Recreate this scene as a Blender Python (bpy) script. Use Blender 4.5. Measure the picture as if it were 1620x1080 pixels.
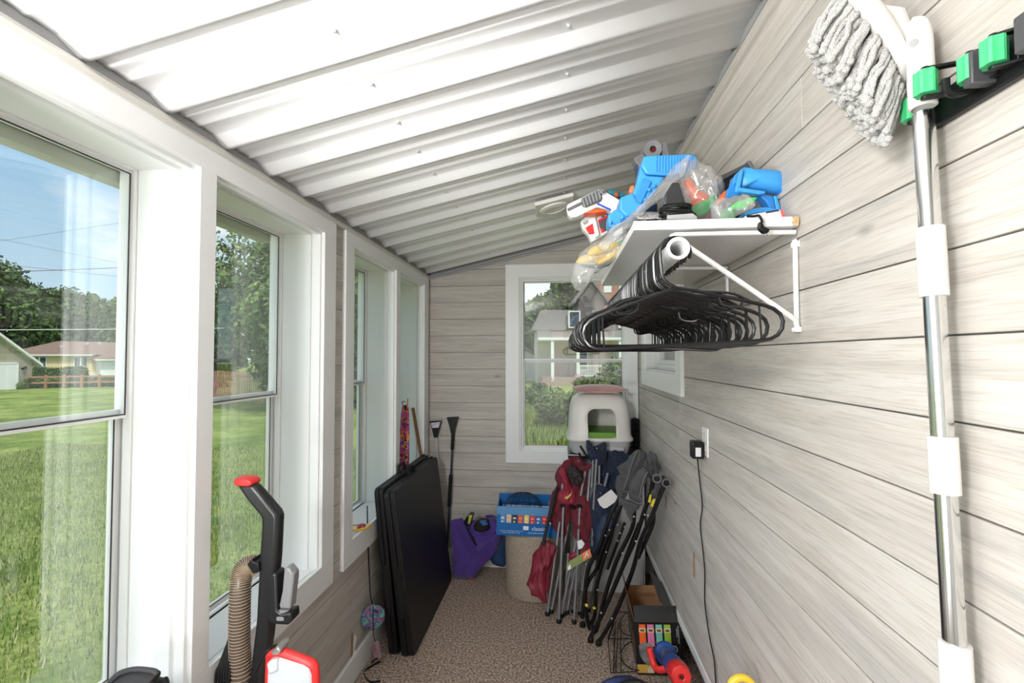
import bpy, bmesh, math, random
import numpy as np
from mathutils import Vector as V, Matrix, Euler, noise
for o in list(bpy.data.objects): bpy.data.objects.remove(o)
random.seed(7)
S = bpy.context.scene
COL = S.collection
PI = math.pi
R = math.radians
# ---------------------------------------------------------------- camera
YAW, PIT, ROL = 0.100118, 0.031248, -0.0017542
cf = V((-math.sin(YAW)*math.cos(PIT), math.cos(YAW)*math.cos(PIT), math.sin(PIT)))
cr0 = V((math.cos(YAW), math.sin(YAW), 0)); cu0 = cr0.cross(cf)
cr = cr0*math.cos(ROL) + cu0*math.sin(ROL); cu = cu0*math.cos(ROL) - cr0*math.sin(ROL)
cam = bpy.data.cameras.new('camera'); co = bpy.data.objects.new('camera', cam); COL.objects.link(co)
co.matrix_world = Matrix(((cr.x, cu.x, -cf.x, 0), (cr.y, cu.y, -cf.y, 0), (cr.z, cu.z, -cf.z, 1.65), (0, 0, 0, 1)))
cam.sensor_width = 36; cam.lens = 750.43/1620*36; cam.clip_start = 0.02; cam.clip_end = 600
S.camera = co
EYE = V((0, 0, 1.65))
def ray(px, py): return cf + (px-810)/750.43*cr - (py-540)/750.43*cu
def onX(px, py, X): d = ray(px, py); return EYE + d*(X/d.x)
def onY(px, py, Y): d = ray(px, py); return EYE + d*(Y/d.y)
def onZ(px, py, Z): d = ray(px, py); return EYE + d*((Z-1.65)/d.z)
# ---------------------------------------------------------------- look
S.view_settings.view_transform = 'Standard'; S.view_settings.look = 'None'
S.view_settings.gamma = 1; S.view_settings.use_curve_mapping = False
S.view_settings.exposure = 0.22
try:
    S.cycles.max_bounces = 10; S.cycles.diffuse_bounces = 5; S.cycles.glossy_bounces = 4
    S.cycles.transparent_max_bounces = 24; S.cycles.sample_clamp_indirect = 6
except Exception: pass
# ---------------------------------------------------------------- sky
w = bpy.data.worlds.new('sky'); S.world = w; w.use_nodes = True
nt = w.node_tree; nt.nodes.clear(); N = nt.nodes.new; L = nt.links.new
out = N('ShaderNodeOutputWorld'); bg = N('ShaderNodeBackground'); L(bg.outputs[0], out.inputs[0])
tc = N('ShaderNodeTexCoord'); sp = N('ShaderNodeSeparateXYZ'); L(tc.outputs['Generated'], sp.inputs[0])
el = N('ShaderNodeValToRGB'); L(sp.outputs['Z'], el.inputs[0])
el.color_ramp.elements[0].position = 0.0; el.color_ramp.elements[0].color = (.62, .78, .88, 1)
el.color_ramp.elements[1].position = .42; el.color_ramp.elements[1].color = (.17, .41, .69, 1)
e_ = el.color_ramp.elements.new(.62); e_.color = (.78, .82, .86, 1)
mp = N('ShaderNodeMapping'); mp.inputs['Scale'].default_value = (1, 1, 2.6); L(tc.outputs['Generated'], mp.inputs[0])
nz = N('ShaderNodeTexNoise'); nz.inputs['Scale'].default_value = 2.6; nz.inputs['Detail'].default_value = 7; nz.inputs['Roughness'].default_value = .6
L(mp.outputs[0], nz.inputs['Vector'])
ma = N('ShaderNodeMath'); ma.operation = 'MULTIPLY_ADD'; L(sp.outputs['Y'], ma.inputs[0]); ma.inputs[1].default_value = .95; ma.inputs[2].default_value = -.60
ad = N('ShaderNodeMath'); ad.operation = 'ADD'; L(nz.outputs['Fac'], ad.inputs[0]); L(ma.outputs[0], ad.inputs[1])
cr_ = N('ShaderNodeValToRGB'); L(ad.outputs[0], cr_.inputs[0])
cr_.color_ramp.elements[0].position = .50; cr_.color_ramp.elements[0].color = (0, 0, 0, 1)
cr_.color_ramp.elements[1].position = .72; cr_.color_ramp.elements[1].color = (1, 1, 1, 1)
mx = N('ShaderNodeMix'); mx.data_type = 'RGBA'; L(cr_.outputs[0], mx.inputs[0]); L(el.outputs[0], mx.inputs[6]); mx.inputs[7].default_value = (.92, .95, .97, 1)
L(mx.outputs[2], bg.inputs[0]); bg.inputs[1].default_value = 1.15
# ---------------------------------------------------------------- lamps: sun, photographer's bounced flash, added fill lamps
def lamp(kind, name, loc, energy, col=(1, 1, 1), target=None, **k):
    l = bpy.data.lights.new(name, kind); l.energy = energy; l.color = col
    for a, b in k.items(): setattr(l, a, b)
    o = bpy.data.objects.new(name, l); COL.objects.link(o); o.location = loc
    if target is not None: o.rotation_euler = (V(target)-V(loc)).to_track_quat('-Z', 'Y').to_euler()
    return o
lamp('SUN', 'sun', (10, -10, 30), 3.2, (1, .95, .84), (0, 6, 0), angle=R(6))
lamp('SPOT', 'bounced_flash', (-.86, -.55, 1.70), 330, (1, .985, .96), (-.60, .35, 2.5), spot_size=R(66), spot_blend=.75, shadow_soft_size=.06)
lamp('AREA', 'flash_umbrella', (-.80, -.50, 2.10), 22, (1, .99, .975), (.0, 2.3, 1.75), shape='DISK', size=.34)
lamp('AREA', 'ceiling_fill', (-.80, -.42, 1.15), 13, (1, .99, .98), (-.15, 2.5, 2.25), shape='DISK', size=.34)  # unseen fill lamp added to brighten the far ceiling and chairs
lamp('AREA', 'rear_window_fill', (-1.42, -.50, 1.50), 42, (.97, .985, 1), (.4, .7, 1.4), shape='RECTANGLE', size=1.5, size_y=1.4)  # lamp added outside the unseen rear windows to boost their daylight
# ---------------------------------------------------------------- materials
MATS = {}
def mat(name, col, rough=.5, metal=0, spec=.5, bump=0, bscale=60, var=0, vscale=8, trans=0, alpha=1, coat=0, sheen=0):
    if name in MATS: return MATS[name]
    m = bpy.data.materials.new(name); MATS[name] = m; m.use_nodes = True
    t = m.node_tree; b = t.nodes['Principled BSDF']; n = t.nodes.new; l = t.links.new
    c = (*col, 1)
    b.inputs['Base Color'].default_value = c; b.inputs['Roughness'].default_value = rough; b.inputs['Metallic'].default_value = metal
    b.inputs['Specular IOR Level'].default_value = spec; b.inputs['Coat Weight'].default_value = coat; b.inputs['Sheen Weight'].default_value = sheen
    b.inputs['Transmission Weight'].default_value = trans; b.inputs['Alpha'].default_value = alpha
    tc = n('ShaderNodeTexCoord')
    if var:
        q = n('ShaderNodeTexNoise'); q.inputs['Scale'].default_value = vscale; q.inputs['Detail'].default_value = 5; l(tc.outputs['Object'], q.inputs['Vector'])
        r = n('ShaderNodeValToRGB'); l(q.outputs['Fac'], r.inputs[0])
        r.color_ramp.elements[0].position = .3; r.color_ramp.elements[1].position = .7
        r.color_ramp.elements[0].color = (*[x*(1-var) for x in col], 1); r.color_ramp.elements[1].color = (*[min(1, x*(1+var)) for x in col], 1)
        l(r.outputs[0], b.inputs['Base Color'])
    if bump:
        q = n('ShaderNodeTexNoise'); q.inputs['Scale'].default_value = bscale; q.inputs['Detail'].default_value = 4; l(tc.outputs['Object'], q.inputs['Vector'])
        u = n('ShaderNodeBump'); u.inputs['Strength'].default_value = bump; u.inputs['Distance'].default_value = .01; l(q.outputs['Fac'], u.inputs['Height']); l(u.outputs[0], b.inputs['Normal'])
    return m
def nodes(m): t = m.node_tree; return t, t.nodes['Principled BSDF'], t.nodes.new, t.links.new
def ramp(n, l, src, stops):
    r = n('ShaderNodeValToRGB'); l(src, r.inputs[0]); e = r.color_ramp.elements
    while len(e) < len(stops): e.new(.5)
    for k, (p, c) in enumerate(stops): e[k].position = p; e[k].color = (*c, 1)
    return r.outputs[0]
def wood_boards(name, axis, a, b_, c):
    m = mat(name, a, .62, spec=.3); t, p, n, l = nodes(m)
    tc = n('ShaderNodeTexCoord'); g = n('ShaderNodeNewGeometry')
    off = n('ShaderNodeVectorMath'); off.operation = 'MULTIPLY_ADD'
    cmb = n('ShaderNodeCombineXYZ')
    for k in range(3): l(g.outputs['Random Per Island'], cmb.inputs[k])
    l(cmb.outputs[0], off.inputs[0]); off.inputs[1].default_value = (37, 53, 71); l(tc.outputs['Object'], off.inputs[2])
    mp = n('ShaderNodeMapping'); l(off.outputs[0], mp.inputs[0])
    s = {0: (.9, 14, 14), 1: (14, .9, 14)}[axis]; mp.inputs['Scale'].default_value = s
    q = n('ShaderNodeTexNoise'); q.inputs['Scale'].default_value = 1.6; q.inputs['Detail'].default_value = 6; q.inputs['Distortion'].default_value = .6; l(mp.outputs[0], q.inputs['Vector'])
    base = ramp(n, l, q.outputs['Fac'], [(.30, c), (.48, a), (.62, b_), (.75, a)])
    mp2 = n('ShaderNodeMapping'); l(off.outputs[0], mp2.inputs[0]); mp2.inputs['Scale'].default_value = tuple(x*(7 if x > 5 else 3.5) for x in s)
    q2 = n('ShaderNodeTexNoise'); q2.inputs['Scale'].default_value = 2.2; q2.inputs['Detail'].default_value = 3; q2.inputs['Distortion'].default_value = .8; l(mp2.outputs[0], q2.inputs['Vector'])
    fine = ramp(n, l, q2.outputs['Fac'], [(.36, (.84, .83, .81)), (.52, (1, 1, 1))])
    # knots
    mp3 = n('ShaderNodeMapping'); l(off.outputs[0], mp3.inputs[0]); mp3.inputs['Scale'].default_value = {0: (1, 2.2, 2.2), 1: (2.2, 1, 2.2)}[axis]
    vo = n('ShaderNodeTexVoronoi'); vo.inputs['Scale'].default_value = 1.9; l(mp3.outputs[0], vo.inputs['Vector'])
    kn = ramp(n, l, vo.outputs['Distance'], [(.03, (.52, .52, .52)), (.075, (1, 1, 1))])
    m1 = n('ShaderNodeMix'); m1.data_type = 'RGBA'; m1.blend_type = 'MULTIPLY'; m1.inputs[0].default_value = 1; l(base, m1.inputs[6]); l(fine, m1.inputs[7])
    m2 = n('ShaderNodeMix'); m2.data_type = 'RGBA'; m2.blend_type = 'MULTIPLY'; m2.inputs[0].default_value = .8; l(m1.outputs[2], m2.inputs[6]); l(kn, m2.inputs[7])
    l(m2.outputs[2], p.inputs['Base Color'])
    u = n('ShaderNodeBump'); u.inputs['Strength'].default_value = .35; u.inputs['Distance'].default_value = .002; l(q2.outputs['Fac'], u.inputs['Height']); l(u.outputs[0], p.inputs['Normal'])
    return m
def glass_mat(name, ior=.08, tint=(1, 1, 1), haze=0.0):
    m = bpy.data.materials.new(name); MATS[name] = m; m.use_nodes = True; t = m.node_tree; t.nodes.clear(); n = t.nodes.new; l = t.links.new
    o = n('ShaderNodeOutputMaterial'); tr = n('ShaderNodeBsdfTransparent'); gl = n('ShaderNodeBsdfGlossy'); mx = n('ShaderNodeMixShader')
    tr.inputs[0].default_value = (*tint, 1); gl.inputs['Roughness'].default_value = 0.0
    g = n('ShaderNodeNewGeometry'); d = n('ShaderNodeVectorMath'); d.operation = 'DOT_PRODUCT'; l(g.outputs['Incoming'], d.inputs[0]); l(g.outputs['Normal'], d.inputs[1])
    def mth(op, a_, b_):
        q = n('ShaderNodeMath'); q.operation = op
        for k, v_ in enumerate((a_, b_)):
            if v_ is None: continue
            if isinstance(v_, (int, float)): q.inputs[k].default_value = v_
            else: l(v_, q.inputs[k])
        return q.outputs[0]
    c1 = mth('SUBTRACT', 1.0, mth('ABSOLUTE', d.outputs['Value'], None)); fr = mth('ADD', mth('MULTIPLY', mth('POWER', c1, 5.0), 1-ior), ior)
    l(fr, mx.inputs[0]); l(tr.outputs[0], mx.inputs[1]); l(gl.outputs[0], mx.inputs[2])
    if haze:
        df = n('ShaderNodeBsdfDiffuse'); df.inputs[0].default_value = (.9, .9, .9, 1); m2 = n('ShaderNodeMixShader'); m2.inputs[0].default_value = haze
        l(mx.outputs[0], m2.inputs[1]); l(df.outputs[0], m2.inputs[2]); l(m2.outputs[0], o.inputs[0])
    else: l(mx.outputs[0], o.inputs[0])
    return m
WHITE = mat('white_paint', (.86, .87, .87), .35, spec=.4)
VINYL = mat('white_vinyl', (.84, .84, .83), .3)
GLASS = glass_mat('window_glass', .13, (.97, .985, .975))
BLACKP = mat('black_plastic', (.006, .006, .007), .38, spec=.35)
BLACKR = mat('black_rubber', (.007, .007, .008), .6, spec=.3)
STEEL = mat('steel', (.75, .75, .74), .16, 1)
SCREWM = mat('screw_metal', (.8, .8, .8), .3, .8)
WMETAL = mat('white_metal', (.88, .88, .88), .3)
GASKET = mat('dark_gasket', (.03, .03, .035), .5)
# ---------------------------------------------------------------- mesh helpers
class MB:
    def __init__(s): s.v = []; s.f = []; s.uv = None
    def add(s, vs, fs):
        k = len(s.v); s.v += [V(v) for v in vs]; s.f += [tuple(i+k for i in f) for f in fs]; return s
    def box(s, c, d, rot=None):
        x, y, z = [q/2 for q in d]; vs = [V((sx*x, sy*y, sz*z)) for sz in (-1, 1) for sy in (-1, 1) for sx in (-1, 1)]
        if rot is not None:
            m = rot if isinstance(rot, Matrix) else Euler(rot).to_matrix(); m = m.to_3x3()
            vs = [m @ v for v in vs]
        return s.add([v+V(c) for v in vs], [(0, 2, 3, 1), (4, 5, 7, 6), (0, 1, 5, 4), (2, 6, 7, 3), (0, 4, 6, 2), (1, 3, 7, 5)])
    def bb(s, a, b):
        a = V(a); b = V(b); return s.box((a+b)/2, [abs(x) for x in (b-a)])
    def bar(s, p, q, w_, h, up=(0, 0, 1)):
        p = V(p); q = V(q); d = (q-p); L_ = d.length; d.normalize(); up = V(up)
        x = up.cross(d)
        if x.length < 1e-4: x = V((1, 0, 0)).cross(d)
        x.normalize(); z = d.cross(x); m = Matrix((x, d, z)).transposed()
        return s.box((p+q)/2, (w_, L_, h), m)
    def tube(s, pts, r, n=10, closed=False, caps=True, flat=1.0):
        pts = [V(p) for p in pts]; N_ = len(pts); rs = r if isinstance(r, (list, tuple)) else [r]*N_
        tang = []
        for i in range(N_):
            if closed: t = pts[(i+1) % N_]-pts[i-1]
            else: t = pts[min(i+1, N_-1)]-pts[max(i-1, 0)]
            tang.append(t.normalized() if t.length > 1e-9 else V((0, 0, 1)))
        a = V((0, 0, 1)) if abs(tang[0].z) < .9 else V((1, 0, 0))
        u = (a - tang[0]*a.dot(tang[0])).normalized(); vs = []
        for i in range(N_):
            u = u - tang[i]*u.dot(tang[i]); u.normalize(); v = tang[i].cross(u)
            for k in range(n):
                th = 2*PI*k/n; vs.append(pts[i]+(u*math.cos(th)+v*math.sin(th)*flat)*rs[i])
        fs = []
        for i in range(N_-1 + (1 if closed else 0)):
            for k in range(n):
                j = (i+1) % N_; fs.append((i*n+k, i*n+(k+1) % n, j*n+(k+1) % n, j*n+k))
        if caps and not closed: fs.append(tuple(range(n-1, -1, -1))); fs.append(tuple((N_-1)*n+k for k in range(n)))
        return s.add(vs, fs)
    def cyl(s, p, q, r, r2=None, n=20, caps=True): return s.tube([p, q], [r, r if r2 is None else r2], n, caps=caps)
    def lathe(s, prof, c=(0, 0, 0), axis=(0, 0, 1), n=28, caps=True):
        ax = V(axis).normalized(); a = V((1, 0, 0)) if abs(ax.x) < .9 else V((0, 1, 0)); u = (a-ax*a.dot(ax)).normalized(); v = ax.cross(u); vs = []
        for (r, h) in prof:
            for k in range(n):
                th = 2*PI*k/n; vs.append(V(c)+ax*h+(u*math.cos(th)+v*math.sin(th))*max(r, 1e-5))
        fs = [(i*n+k, i*n+(k+1) % n, (i+1)*n+(k+1) % n, (i+1)*n+k) for i in range(len(prof)-1) for k in range(n)]
        if caps: fs.append(tuple(range(n-1, -1, -1))); fs.append(tuple((len(prof)-1)*n+k for k in range(n)))
        return s.add(vs, fs)
    def prism(s, poly, h0, h1, m=None):      # poly in xy, extruded in z, then matrix m
        n = len(poly); vs = [V((x, y, h)) for h in (h0, h1) for x, y in poly]
        if m is not None: vs = [m @ v for v in vs]
        fs = [tuple(range(n-1, -1, -1)), tuple(n+i for i in range(n))]+[(i, (i+1) % n, n+(i+1) % n, n+i) for i in range(n)]
        return s.add(vs, fs)
    def grid(s, fn, nu, nv):
        vs = [fn(i/nu, j/nv) for j in range(nv+1) for i in range(nu+1)]
        fs = [(j*(nu+1)+i, j*(nu+1)+i+1, (j+1)*(nu+1)+i+1, (j+1)*(nu+1)+i) for j in range(nv) for i in range(nu)]
        return s.add(vs, fs)
    def ball(s, c, r, n=12, m=8):
        r = (r, r, r) if isinstance(r, (int, float)) else r
        vs = [V(c)+V((r[0]*math.sin(PI*j/m)*math.cos(2*PI*i/n), r[1]*math.sin(PI*j/m)*math.sin(2*PI*i/n), r[2]*math.cos(PI*j/m))) for j in range(1, m) for i in range(n)]
        top = len(vs); vs += [V(c)+V((0, 0, r[2])), V(c)-V((0, 0, r[2]))]
        fs = [(j*n+i, (j+1)*n+i, (j+1)*n+(i+1) % n, j*n+(i+1) % n) for j in range(m-2) for i in range(n)]
        fs += [(top, i, (i+1) % n) for i in range(n)]+[(top+1, (m-2)*n+(i+1) % n, (m-2)*n+i) for i in range(n)]
        return s.add(vs, fs)
    def mul(s, m): s.v = [m @ v for v in s.v]; return s
    def build(s, name, m, parent=None, bevel=0, seg=2, smooth=True, ang=35, solid=0, sub=0, fix=False):
        o0 = V((0, 0, 0)) if parent is None else worldloc(parent)
        rm = worldrot(parent)
        me = bpy.data.meshes.new(name); me.from_pydata([rm @ (v-o0) for v in s.v], [], s.f)
        if fix:
            bm = bmesh.new(); bm.from_mesh(me); bmesh.ops.remove_doubles(bm, verts=bm.verts, dist=1e-5); bmesh.ops.recalc_face_normals(bm, faces=bm.faces); bm.to_mesh(me); bm.free()
        o = bpy.data.objects.new(name, me); COL.objects.link(o); me.materials.append(m)
        if smooth:
            for p in me.polygons: p.use_smooth = True
            me.set_sharp_from_angle(angle=R(ang))
        if solid: a = o.modifiers.new('solid', 'SOLIDIFY'); a.thickness = solid; a.offset = 0
        if sub: a = o.modifiers.new('sub', 'SUBSURF'); a.levels = sub; a.render_levels = sub
        if bevel: a = o.modifiers.new('bevel', 'BEVEL'); a.width = bevel; a.segments = seg; a.limit_method = 'ANGLE'; a.angle_limit = R(40)
        if parent is not None: o.parent = parent
        return o
def worldloc(o):
    p = V((0, 0, 0))
    while o is not None: p = p+o.location; o = o.parent
    return p
def worldrot(o): return Matrix.Identity(3)
def tag(o, label=None, cat=None, group=None, kind=None):
    if label: o['label'] = label
    if cat: o['category'] = cat
    if group: o['group'] = group
    if kind: o['kind'] = kind
    return o
def thing(name, label, cat, loc=(0, 0, 0), group=None):
    o = bpy.data.objects.new(name, None); COL.objects.link(o); o.location = V(loc); o.empty_display_size = .05
    return tag(o, label, cat, group)
def setting(o, label=None, cat=None): o['kind'] = 'structure'; return tag(o, label, cat)
def copy_tree(o, parent=None):
    c = o.copy(); COL.objects.link(c); c.parent = parent
    for ch in o.children: copy_tree(ch, c)
    return c
def smooth_path(pts, k=6):
    pts = [V(p) for p in pts]; out_ = []
    for i in range(len(pts)-1):
        p0 = pts[max(i-1, 0)]; p1 = pts[i]; p2 = pts[i+1]; p3 = pts[min(i+2, len(pts)-1)]
        for j in range(k):
            t = j/k; out_.append(.5*((2*p1)+(p2-p0)*t+(2*p0-5*p1+4*p2-p3)*t*t+(3*p1-p0-3*p2+p3)*t**3))
    return out_+[pts[-1]]
def text(name, body, size, mtx, m, parent, ext=.0004, align='CENTER', sx=1):
    c = bpy.data.curves.new('t', 'FONT'); c.body = body; c.size = size; c.extrude = ext; c.align_x = align; c.align_y = 'CENTER'; c.resolution_u = 3
    t = bpy.data.objects.new('t', c); COL.objects.link(t); dg = bpy.context.evaluated_depsgraph_get(); dg.update()
    me = bpy.data.meshes.new_from_object(t.evaluated_get(dg)); bpy.data.objects.remove(t)
    me.transform(Matrix.Translation(-worldloc(parent)) @ mtx @ Matrix.Diagonal((sx, 1, 1, 1)))
    o = bpy.data.objects.new(name, me); COL.objects.link(o); me.materials.clear(); me.materials.append(m); o.parent = parent
    return o
def frame(o, x, y):                          # 4x4 matrix from origin, x axis, y axis
    x = V(x).normalized(); z = x.cross(V(y)).normalized(); y = z.cross(x); o = V(o)
    return Matrix(((x.x, y.x, z.x, o.x), (x.y, y.y, z.y, o.y), (x.z, y.z, z.z, o.z), (0, 0, 0, 1)))
# ================================================================ THE ROOM
XL, XR, YB, YN = -1.06, .604, 3.75, -1.7
PITCH = .1334; CS = .2275
def ceil_z(x): return 2.300+CS*(x+1.04)
WOODX = wood_boards('whitewashed_boards_across', 0, (.545, .505, .46), (.60, .57, .53), (.455, .435, .41))
WOODY = wood_boards('whitewashed_boards_along', 1, (.545, .505, .46), (.60, .57, .53), (.455, .435, .41))
# carpet
CARPET = mat('carpet_pile', (.3, .24, .2), .95, spec=.1); t, p, n, l = nodes(CARPET)
tc = n('ShaderNodeTexCoord'); q = n('ShaderNodeTexNoise'); q.inputs['Scale'].default_value = 85; q.inputs['Detail'].default_value = 4; q.inputs['Roughness'].default_value = .7; l(tc.outputs['Object'], q.inputs['Vector'])
l(ramp(n, l, q.outputs['Fac'], [(.34, (.09, .055, .04)), (.44, (.28, .20, .155)), (.52, (.46, .36, .295)), (.64, (.74, .62, .54))]), p.inputs['Base Color'])
u = n('ShaderNodeBump'); u.inputs['Strength'].default_value = 1; u.inputs['Distance'].default_value = .008; l(q.outputs['Fac'], u.inputs['Height']); l(u.outputs[0], p.inputs['Normal'])
setting(MB().bb((XL-.05, YN, -.06), (.80, YB+.05, 0)).build('floor', CARPET, smooth=False))
# boards as real geometry
def joints(a, b, key, n_=1):
    rnd = random.Random(key); L_ = b-a; xs = [a]
    x = a+rnd.uniform(.8, 3.2)
    while x < b-.25: xs.append(x); x += rnd.uniform(2.4, 3.6)
    return xs+[b]
def boards_y(mb, X0, X1, y0, y1, z0, z1, zline, key):         # boards running along Y on a wall at X
    k = math.floor((z0-zline)/PITCH)
    while zline+k*PITCH < z1-.001:
        a = max(z0, zline+k*PITCH+.0016); b = min(z1, zline+(k+1)*PITCH-.0016)
        if b-a > .004:
            js = joints(y0, y1, key+k)
            for i in range(len(js)-1): mb.bb((X0, js[i]+.0004, a), (X1, js[i+1]-.0004, b))
        k += 1
# left wall: body with real openings
wins = [(-1.20, -.53), (-.46, .21), (.602, 1.272), (1.338, 2.010), (2.320, 2.950), (3.020, 3.585)]
ZS, ZH = .70, 2.205                      # sill and head of the openings
ZH2 = 2.205
XO = -1.30
mb = MB()
ys = [YN]+[v for w_ in wins for v in w_]+[YB+.1]
mb.bb((XO, YN, -1.0), (XL-.006, YB+.1, ZS)); mb.bb((XO, YN, ZH), (XL-.006, YB+.1, 2.30))
for i in range(0, len(ys), 2): mb.bb((XO, ys[i], ZS), (XL-.006, ys[i+1], ZH))
wl = setting(mb.build('wall_left', WHITE, smooth=False))
mb = MB(); boards_y(mb, XL-.012, XL, YN, YB, 0.0, .66, .1425, 11); boards_y(mb, XL-.012, XL, 2.09, 2.25, .66, 2.30, .1425, 12)
boards_y(mb, XL-.012, XL, .28, .50, .66, 2.30, .1425, 13); boards_y(mb, XL-.012, XL, 3.66, YB, .66, 2.30, .1425, 14)
setting(mb.build('board_cladding', WOODY, wl, bevel=.001, seg=1, smooth=False))
# casings of the window groups (flat boards, one mesh per group)
def casing(y0, y1, ops, name):
    f = MB(); X0, X1 = XL, XL+.02
    f.bb((X0, y0, ZH), (X1, y1, 2.292)); f.bb((X0, y0, .615), (X1, y1, ZS+.03))
    e = [y0]+[v for o_ in ops for v in o_]+[y1]
    for i in range(0, len(e), 2): f.bb((X0, e[i], ZS+.03), (X1, e[i+1], ZH))
    return setting(f.build(name, WHITE, bevel=.0015, smooth=False))
casing(-1.31, .30, wins[0:2], 'trim_1'); casing(.50, 2.118, wins[2:4], 'trim_2'); casing(2.222, 3.70, wins[4:6], 'trim_3')
def win_left(i, y0, y1):
    root = thing('window_%d' % i, None, None, (-1.25, (y0+y1)/2, 1.45)); root['kind'] = 'structure'
    f = MB()      # jamb liner with stepped stops
    for a, b, x0, x1, d in ((ZS, ZH, -1.075, -1.055, .012), (ZS, ZH, -1.13, -1.10, .012), (ZS, ZH, -1.235, -1.13, .004)):
        f.bb((x0, y0-.001, ZS), (x1, y0+d, ZH)); f.bb((x0, y1-d, ZS), (x1, y1+.001, ZH)); f.bb((x0, y0+d, ZH-d), (x1, y1-d, ZH+.001)); f.bb((x0, y0+d, ZS-.001), (x1, y1-d, ZS+d))
    f.build('window_frame', WHITE, root, smooth=False)
    sl = MB(); sl.bb((-1.25, y0+.002, ZS+.004), (-1.075, y1-.002, ZS+.022)); sl.build('window_sill', WHITE, root, bevel=.002, smooth=False)
    zm = 1.486
    # vinyl unit
    v_ = MB()
    for (x0, x1, d) in ((-1.262, -1.236, .010),):
        v_.bb((x0, y0, ZS), (x1, y0+d, ZH)); v_.bb((x0, y1-d, ZS), (x1, y1, ZH)); v_.bb((x0, y0+d, ZH-d), (x1, y1-d, ZH)); v_.bb((x0, y0+d, ZS), (x1, y1-d, ZS+d+.012))
    v_.build('vinyl_frame', VINYL, root, bevel=.0015, smooth=False)
    def sash(nm, za, zb, xa, xb, w_):
        s_ = MB(); a, b = y0+.005, y1-.005
        s_.bb((xa, a, za), (xb, a+w_, zb)); s_.bb((xa, b-w_, za), (xb, b, zb)); s_.bb((xa, a+w_, zb-w_), (xb, b-w_, zb)); s_.bb((xa, a+w_, za), (xb, b-w_, za+w_))
        so = s_.build(nm, VINYL, root, bevel=.001, smooth=False)
        k_ = MB(); g = .0035; a += w_; b -= w_; za += w_; zb -= w_; xm = (xa+xb)/2
        k_.bb((xb-.001, a, za), (xb+.001, a+g, zb)); k_.bb((xb-.001, b-g, za), (xb+.001, b, zb)); k_.bb((xb-.001, a+g, zb-g), (xb+.001, b-g, zb)); k_.bb((xb-.001, a+g, za), (xb+.001, b-g, za+g))
        k_.build('gasket', GASKET, so, smooth=False)
        MB().bb((xm-.002, a-.003, za-.003), (xm+.002, b+.003, zb+.003)).build('glass_pane', GLASS, so, smooth=False)
    sash('upper_sash', zm-.012, ZH-.008, -1.268, -1.250, .009); sash('lower_sash', ZS+.02, zm+.012, -1.292, -1.272, .020)
for i, (a, b) in enumerate(wins): win_left(i+1, a, b)
# outer head flashing board over left windows, grey-green painted exterior header
EXT = mat('exterior_siding', (.42, .43, .33), .7)
mb = MB()
for (a, b) in wins: mb.bb((-1.36, a-.03, ZH-.034), (-1.31, b+.03, ZH+.03))
setting(mb.build('trim_4', EXT, smooth=False))
# baseboards
setting(MB().bb((XL, YN, 0), (XL+.018, YB, .128)).build('baseboard_left', WHITE, bevel=.003, smooth=False))
setting(MB().bb((XL+.018, YB-.018, 0), (.70, YB, .128)).build('baseboard_back', WHITE, bevel=.003, smooth=False))
# right wall: house wall, boards stop on a ledge trim, the foundation sits further out
RW = (2.50, 3.40, 1.555, 1.925)   # small window opening y0 y1 z0 z1
mb = MB(); xo = .80
for (a, b, c, d) in ((YN, RW[0], .30, 2.85), (RW[1], YB+.1, .30, 2.85), (RW[0], RW[1], .30, RW[2]), (RW[0], RW[1], RW[3], 2.85)): mb.bb((XR+.012, a, c), (xo, b, d))
mb.bb((.715, YN, -.05), (xo+.02, YB+.1, .30))
wr = setting(mb.build('wall_right', mat('wall_backing', (.30, .29, .27), .8), smooth=False))
mb = MB(); zl = .213+.001
zt = ceil_z(XR)
boards_y(mb, XR, XR+.013, YN, RW[0], .325, zt, zl, 31); boards_y(mb, XR, XR+.013, RW[1], YB, .325, zt, zl, 51)
boards_y(mb, XR, XR+.013, RW[0], RW[1], .325, RW[2], zl, 71); boards_y(mb, XR, XR+.013, RW[0], RW[1], RW[3], zt, zl, 91)
setting(mb.build('board_cladding', WOODY, wr, bevel=.001, seg=1, smooth=False))
setting(MB().bb((XR-.004, YN, .282), (XR+.02, YB, .325)).build('baseboard_right', WHITE, bevel=.003, smooth=False))
setting(MB().bb((XR+.03, YN, .20), (XR+.06, YB, .268)).build('trim_5', mat('ledge_board', (.62, .62, .60), .6), smooth=False))
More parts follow.
